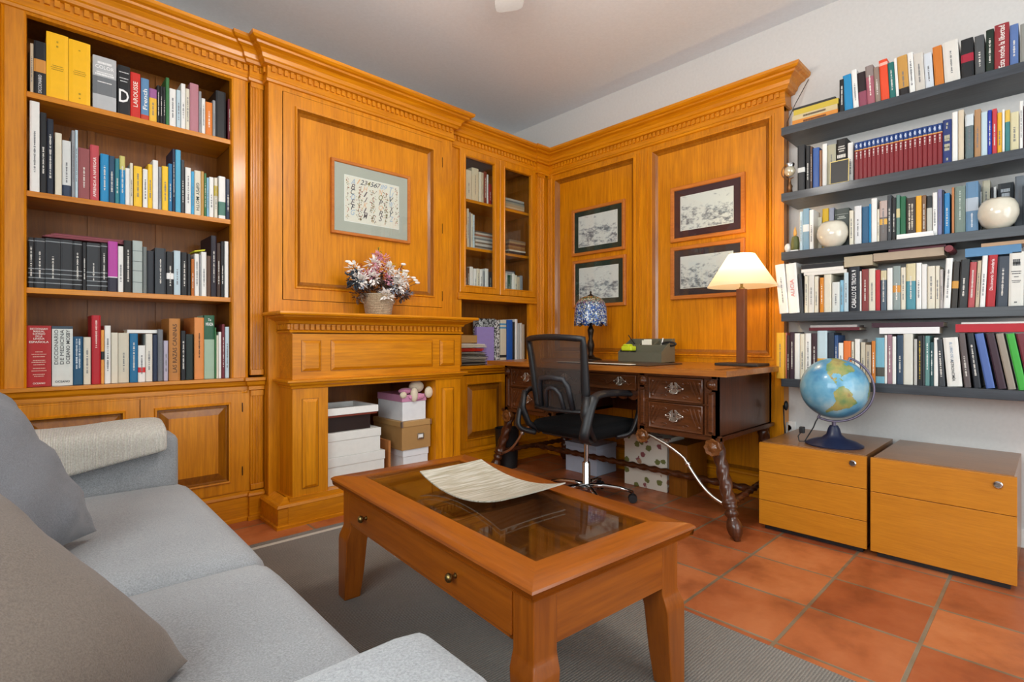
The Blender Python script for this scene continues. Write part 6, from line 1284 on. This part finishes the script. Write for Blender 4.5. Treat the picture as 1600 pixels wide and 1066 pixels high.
a0 = onX(1246, 150, 3.45); tag(MB().tube([(3.49, 1.04, 2.58), (3.47, 1.075, 2.50), (3.45, 1.10, 2.44), (3.43, 1.118, 2.38), (3.42, 1.137, 2.33), (3.42, 1.137, 1.2), (3.42, 1.137, .84)], .0025, 6).build('thin_cable', plain('#3A2C20', .6), smooth='all'), 'thin dark wire running down the end of the panelling from its cornice', 'cable')

# ================================================================== ornaments on the black shelves
SZt = SZ
yo = onX(1234, 290, 3.27)[0]
cz_ = thing('brass_ornament', 'small brass desk ornament with a glass ball at the left of the second black shelf', 'ornament', (3.27, yo, SZ[1]+.0005))
MB().lathe([(0, 0), (.030, 0), (.030, .006), (.016, .012), (.012, .030), (.016, .045), (.008, .060), (.006, .085), (.010, .09), (0, .095)], n=20).build('foot', plain('#7A5638', .35, .8), cz_, smooth='all')
MB().tube([(0, .045*math.sin(a), .135-.045*math.cos(a)) for a in [-PI*.15+PI*1.0*k/14 for k in range(15)]], .003, 8).build('bracket', plain('#7A5638', .35, .8), cz_, smooth='all')
MB().ell((0, 0, .135), (.030, .030, .030), 20, 14).build('glass_ball', plain('#C8C0A8', .1, .3, 1), cz_, smooth='all'); MB().lathe([(.022, .158), (.026, .172), (.024, .178), (0, .178)], n=20).build('cap', CHROME, cz_, smooth=True)
tag(MB().ell((3.27, onX(1231, 380, 3.27)[0], SZ[2]+.029), (.018, .018, .026), 20, 14).lathe([(0, 0), (.015, 0), (.012, .008), (0, .010)], (3.27, onX(1231, 380, 3.27)[0], SZ[2]+.0003), 16).build('egg_ornament', plain('#E6E0D8', .3), smooth='all'), 'little white egg ornament at the left end of the third black shelf', 'ornament')
cg = thing('cactus_ornament', 'small green cactus figurine beside the white egg on the third shelf', 'ornament', (3.27, onX(1242.5, 380, 3.27)[0], SZ[2]+.0005))
MB().box(-.022, .022, -.022, .022, 0, .010).build('base', WHITE, cg, bevel=.002); MB().lathe([(.012, .010), (.020, .014), (.021, .05), (.016, .085), (.012, .09), (0, .092)], n=24, fn=lambda a, z: 1+.12*math.cos(8*a)).build('body', plain('#5C6034', .6, bump=.5), cg, smooth='all')
MB().lathe([(.006, .09), (.010, .105), (.007, .125), (.002, .145), (0, .148)], n=12).build('flower', plain('#D8A050', .6), cg, smooth='all')
def bowl(lab, px0, px1, pyt, zs_, X):
    ya, yb = onX(px0, 400, X)[0], onX(px1, 400, X)[0]; r = (ya-yb)/2*.94; h = onX((px0+px1)/2, pyt, X)[1]-zs_; 
    prof = [(r*.42, 0), (r*.50, .003), (r*.80, h*.18), (r*.98, h*.42), (r, h*.55), (r*.95, h*.74), (r*.80, h*.91), (r*.62, h*.995), (r*.56, h*.985), (r*.74, h*.86), (r*.90, h*.60), (r*.70, h*.2), (0, h*.10)]
    return tag(MB().lathe([(0, 0)]+prof, (X, (ya+yb)/2, zs_+.0005), 48).build('round_bowl', plain('#DDD5C2', .15, coat=.6, name='cream_glaze'), smooth='all'), lab, 'bowl', 'cream bowls on the third black shelf')
bowl('smaller round cream bowl, the left one on the third black shelf', 1275.5, 1327, 347, SZ[2], 3.262)
bowl('larger round cream bowl, the right one on the third black shelf', 1524.5, 1596, 311, SZ[2], 3.272)

# ================================================================== ceiling fan (one blade tip reaches into view)
GLOWB, nt_, bb_ = new('lit_opal_glass'); bb_.inputs['Emission Color'].default_value = (1, .95, .86, 1); bb_.inputs['Emission Strength'].default_value = 6
fn_ = thing('ceiling_fan', 'white ceiling fan blade tip at the top edge of the photo', 'ceiling fan', (1.31, 1.37, 2.62))
MB().ell((0, 0, -.115), (.085, .085, .045), 24, 12).build('light_bowl', GLOWB, fn_, smooth='all')
MB().lathe([(0, -.09), (.06, -.085), (.10, -.05), (.11, 0), (.10, .06), (.05, .09), (.012, .10), (.012, .30), (.06, .33), (.065, .371), (0, .371)], n=32).build('motor', WHITE, fn_, smooth=True)
FM_ = plain('#B0AEAC', .45, name='fan_blade_white')
for k in range(4):
    a = YAW+math.radians(1.2)+k*PI/2
    M_ = Matrix.Rotation(a, 4, 'Z') @ Matrix.Rotation(math.radians(-9), 4, 'X')
    mb = MB(); pts = [(.10, -.045), (.16, -.060), (.60, -.072), (.655, -.066), (.672, -.045), (.672, .045), (.655, .066), (.60, .072), (.16, .060), (.10, .045)]
    mb.prism(pts, lambda p, q, z_: (p, q, z_), -.004, .004, M=M_); mb.build('blade', FM_, fn_, bevel=.002)
# ================================================================== camera
cam = bpy.data.cameras.new('camera'); co = bpy.data.objects.new('camera', cam); C.objects.link(co); bpy.context.scene.camera = co
cam.sensor_width = 36; cam.lens = 36*FOC/1600; cam.shift_y = (CY-533)/1600*-1*-1; cam.clip_start = .02
co.location = (0, 0, HC); co.rotation_euler = (PI/2, 0, YAW-PI/2)
# ================================================================== light
def area(name, loc, rot, sx, sy, e, col=(1, 1, 1)):
    l = bpy.data.lights.new(name, 'AREA'); l.shape = 'RECTANGLE'; l.size = sx; l.size_y = sy; l.energy = e; l.color = col
    o = bpy.data.objects.new(name, l); C.objects.link(o); o.location = loc; o.rotation_euler = rot; return o
area('window_daylight', ((wx0+wx1)/2, YR-.12, (wz0+wz1)/2), (PI/2, 0, 0), wx1-wx0-.1, wz1-wz0-.1, 62, (.93, .97, 1))
area('side_window_daylight', (XL-.12, (ly0+ly1)/2, (lz0+lz1)/2), (0, -PI/2, 0), lz1-lz0-.1, ly1-ly0-.1, 84, (.93, .97, 1))
pt = bpy.data.lights.new('ceiling_lamp_light', 'POINT'); pt.energy = 58; pt.shadow_soft_size = .16; pt.color = (1, .95, .87)
po = bpy.data.objects.new('ceiling_lamp_light', pt); C.objects.link(po); po.location = (1.31, 1.37, 2.40)
bl = bpy.data.lights.new('table_lamp_light', 'POINT'); bl.energy = 8; bl.shadow_soft_size = .035; bl.color = (1, .68, .34)
bo = bpy.data.objects.new('table_lamp_light', bl); C.objects.link(bo); bo.location = (lx, ly, DH+.62)
w = bpy.data.worlds.new('world'); bpy.context.scene.world = w; w.use_nodes = True
w.node_tree.nodes['Background'].inputs[0].default_value = (.75, .85, 1, 1); w.node_tree.nodes['Background'].inputs[1].default_value = 1.2
sc = bpy.context.scene; sc.view_settings.view_transform = 'Standard'; sc.view_settings.look = 'None'; sc.view_settings.exposure = -0.06; sc.view_settings.gamma = 1; sc.view_settings.use_curve_mapping = False
sc.cycles.max_bounces = 8; sc.cycles.diffuse_bounces = 5; sc.cycles.transparent_max_bounces = 12; sc.cycles.caustics_reflective = False; sc.cycles.caustics_refractive = False; sc.cycles.sample_clamp_indirect = 4; sc.cycles.use_denoising = True
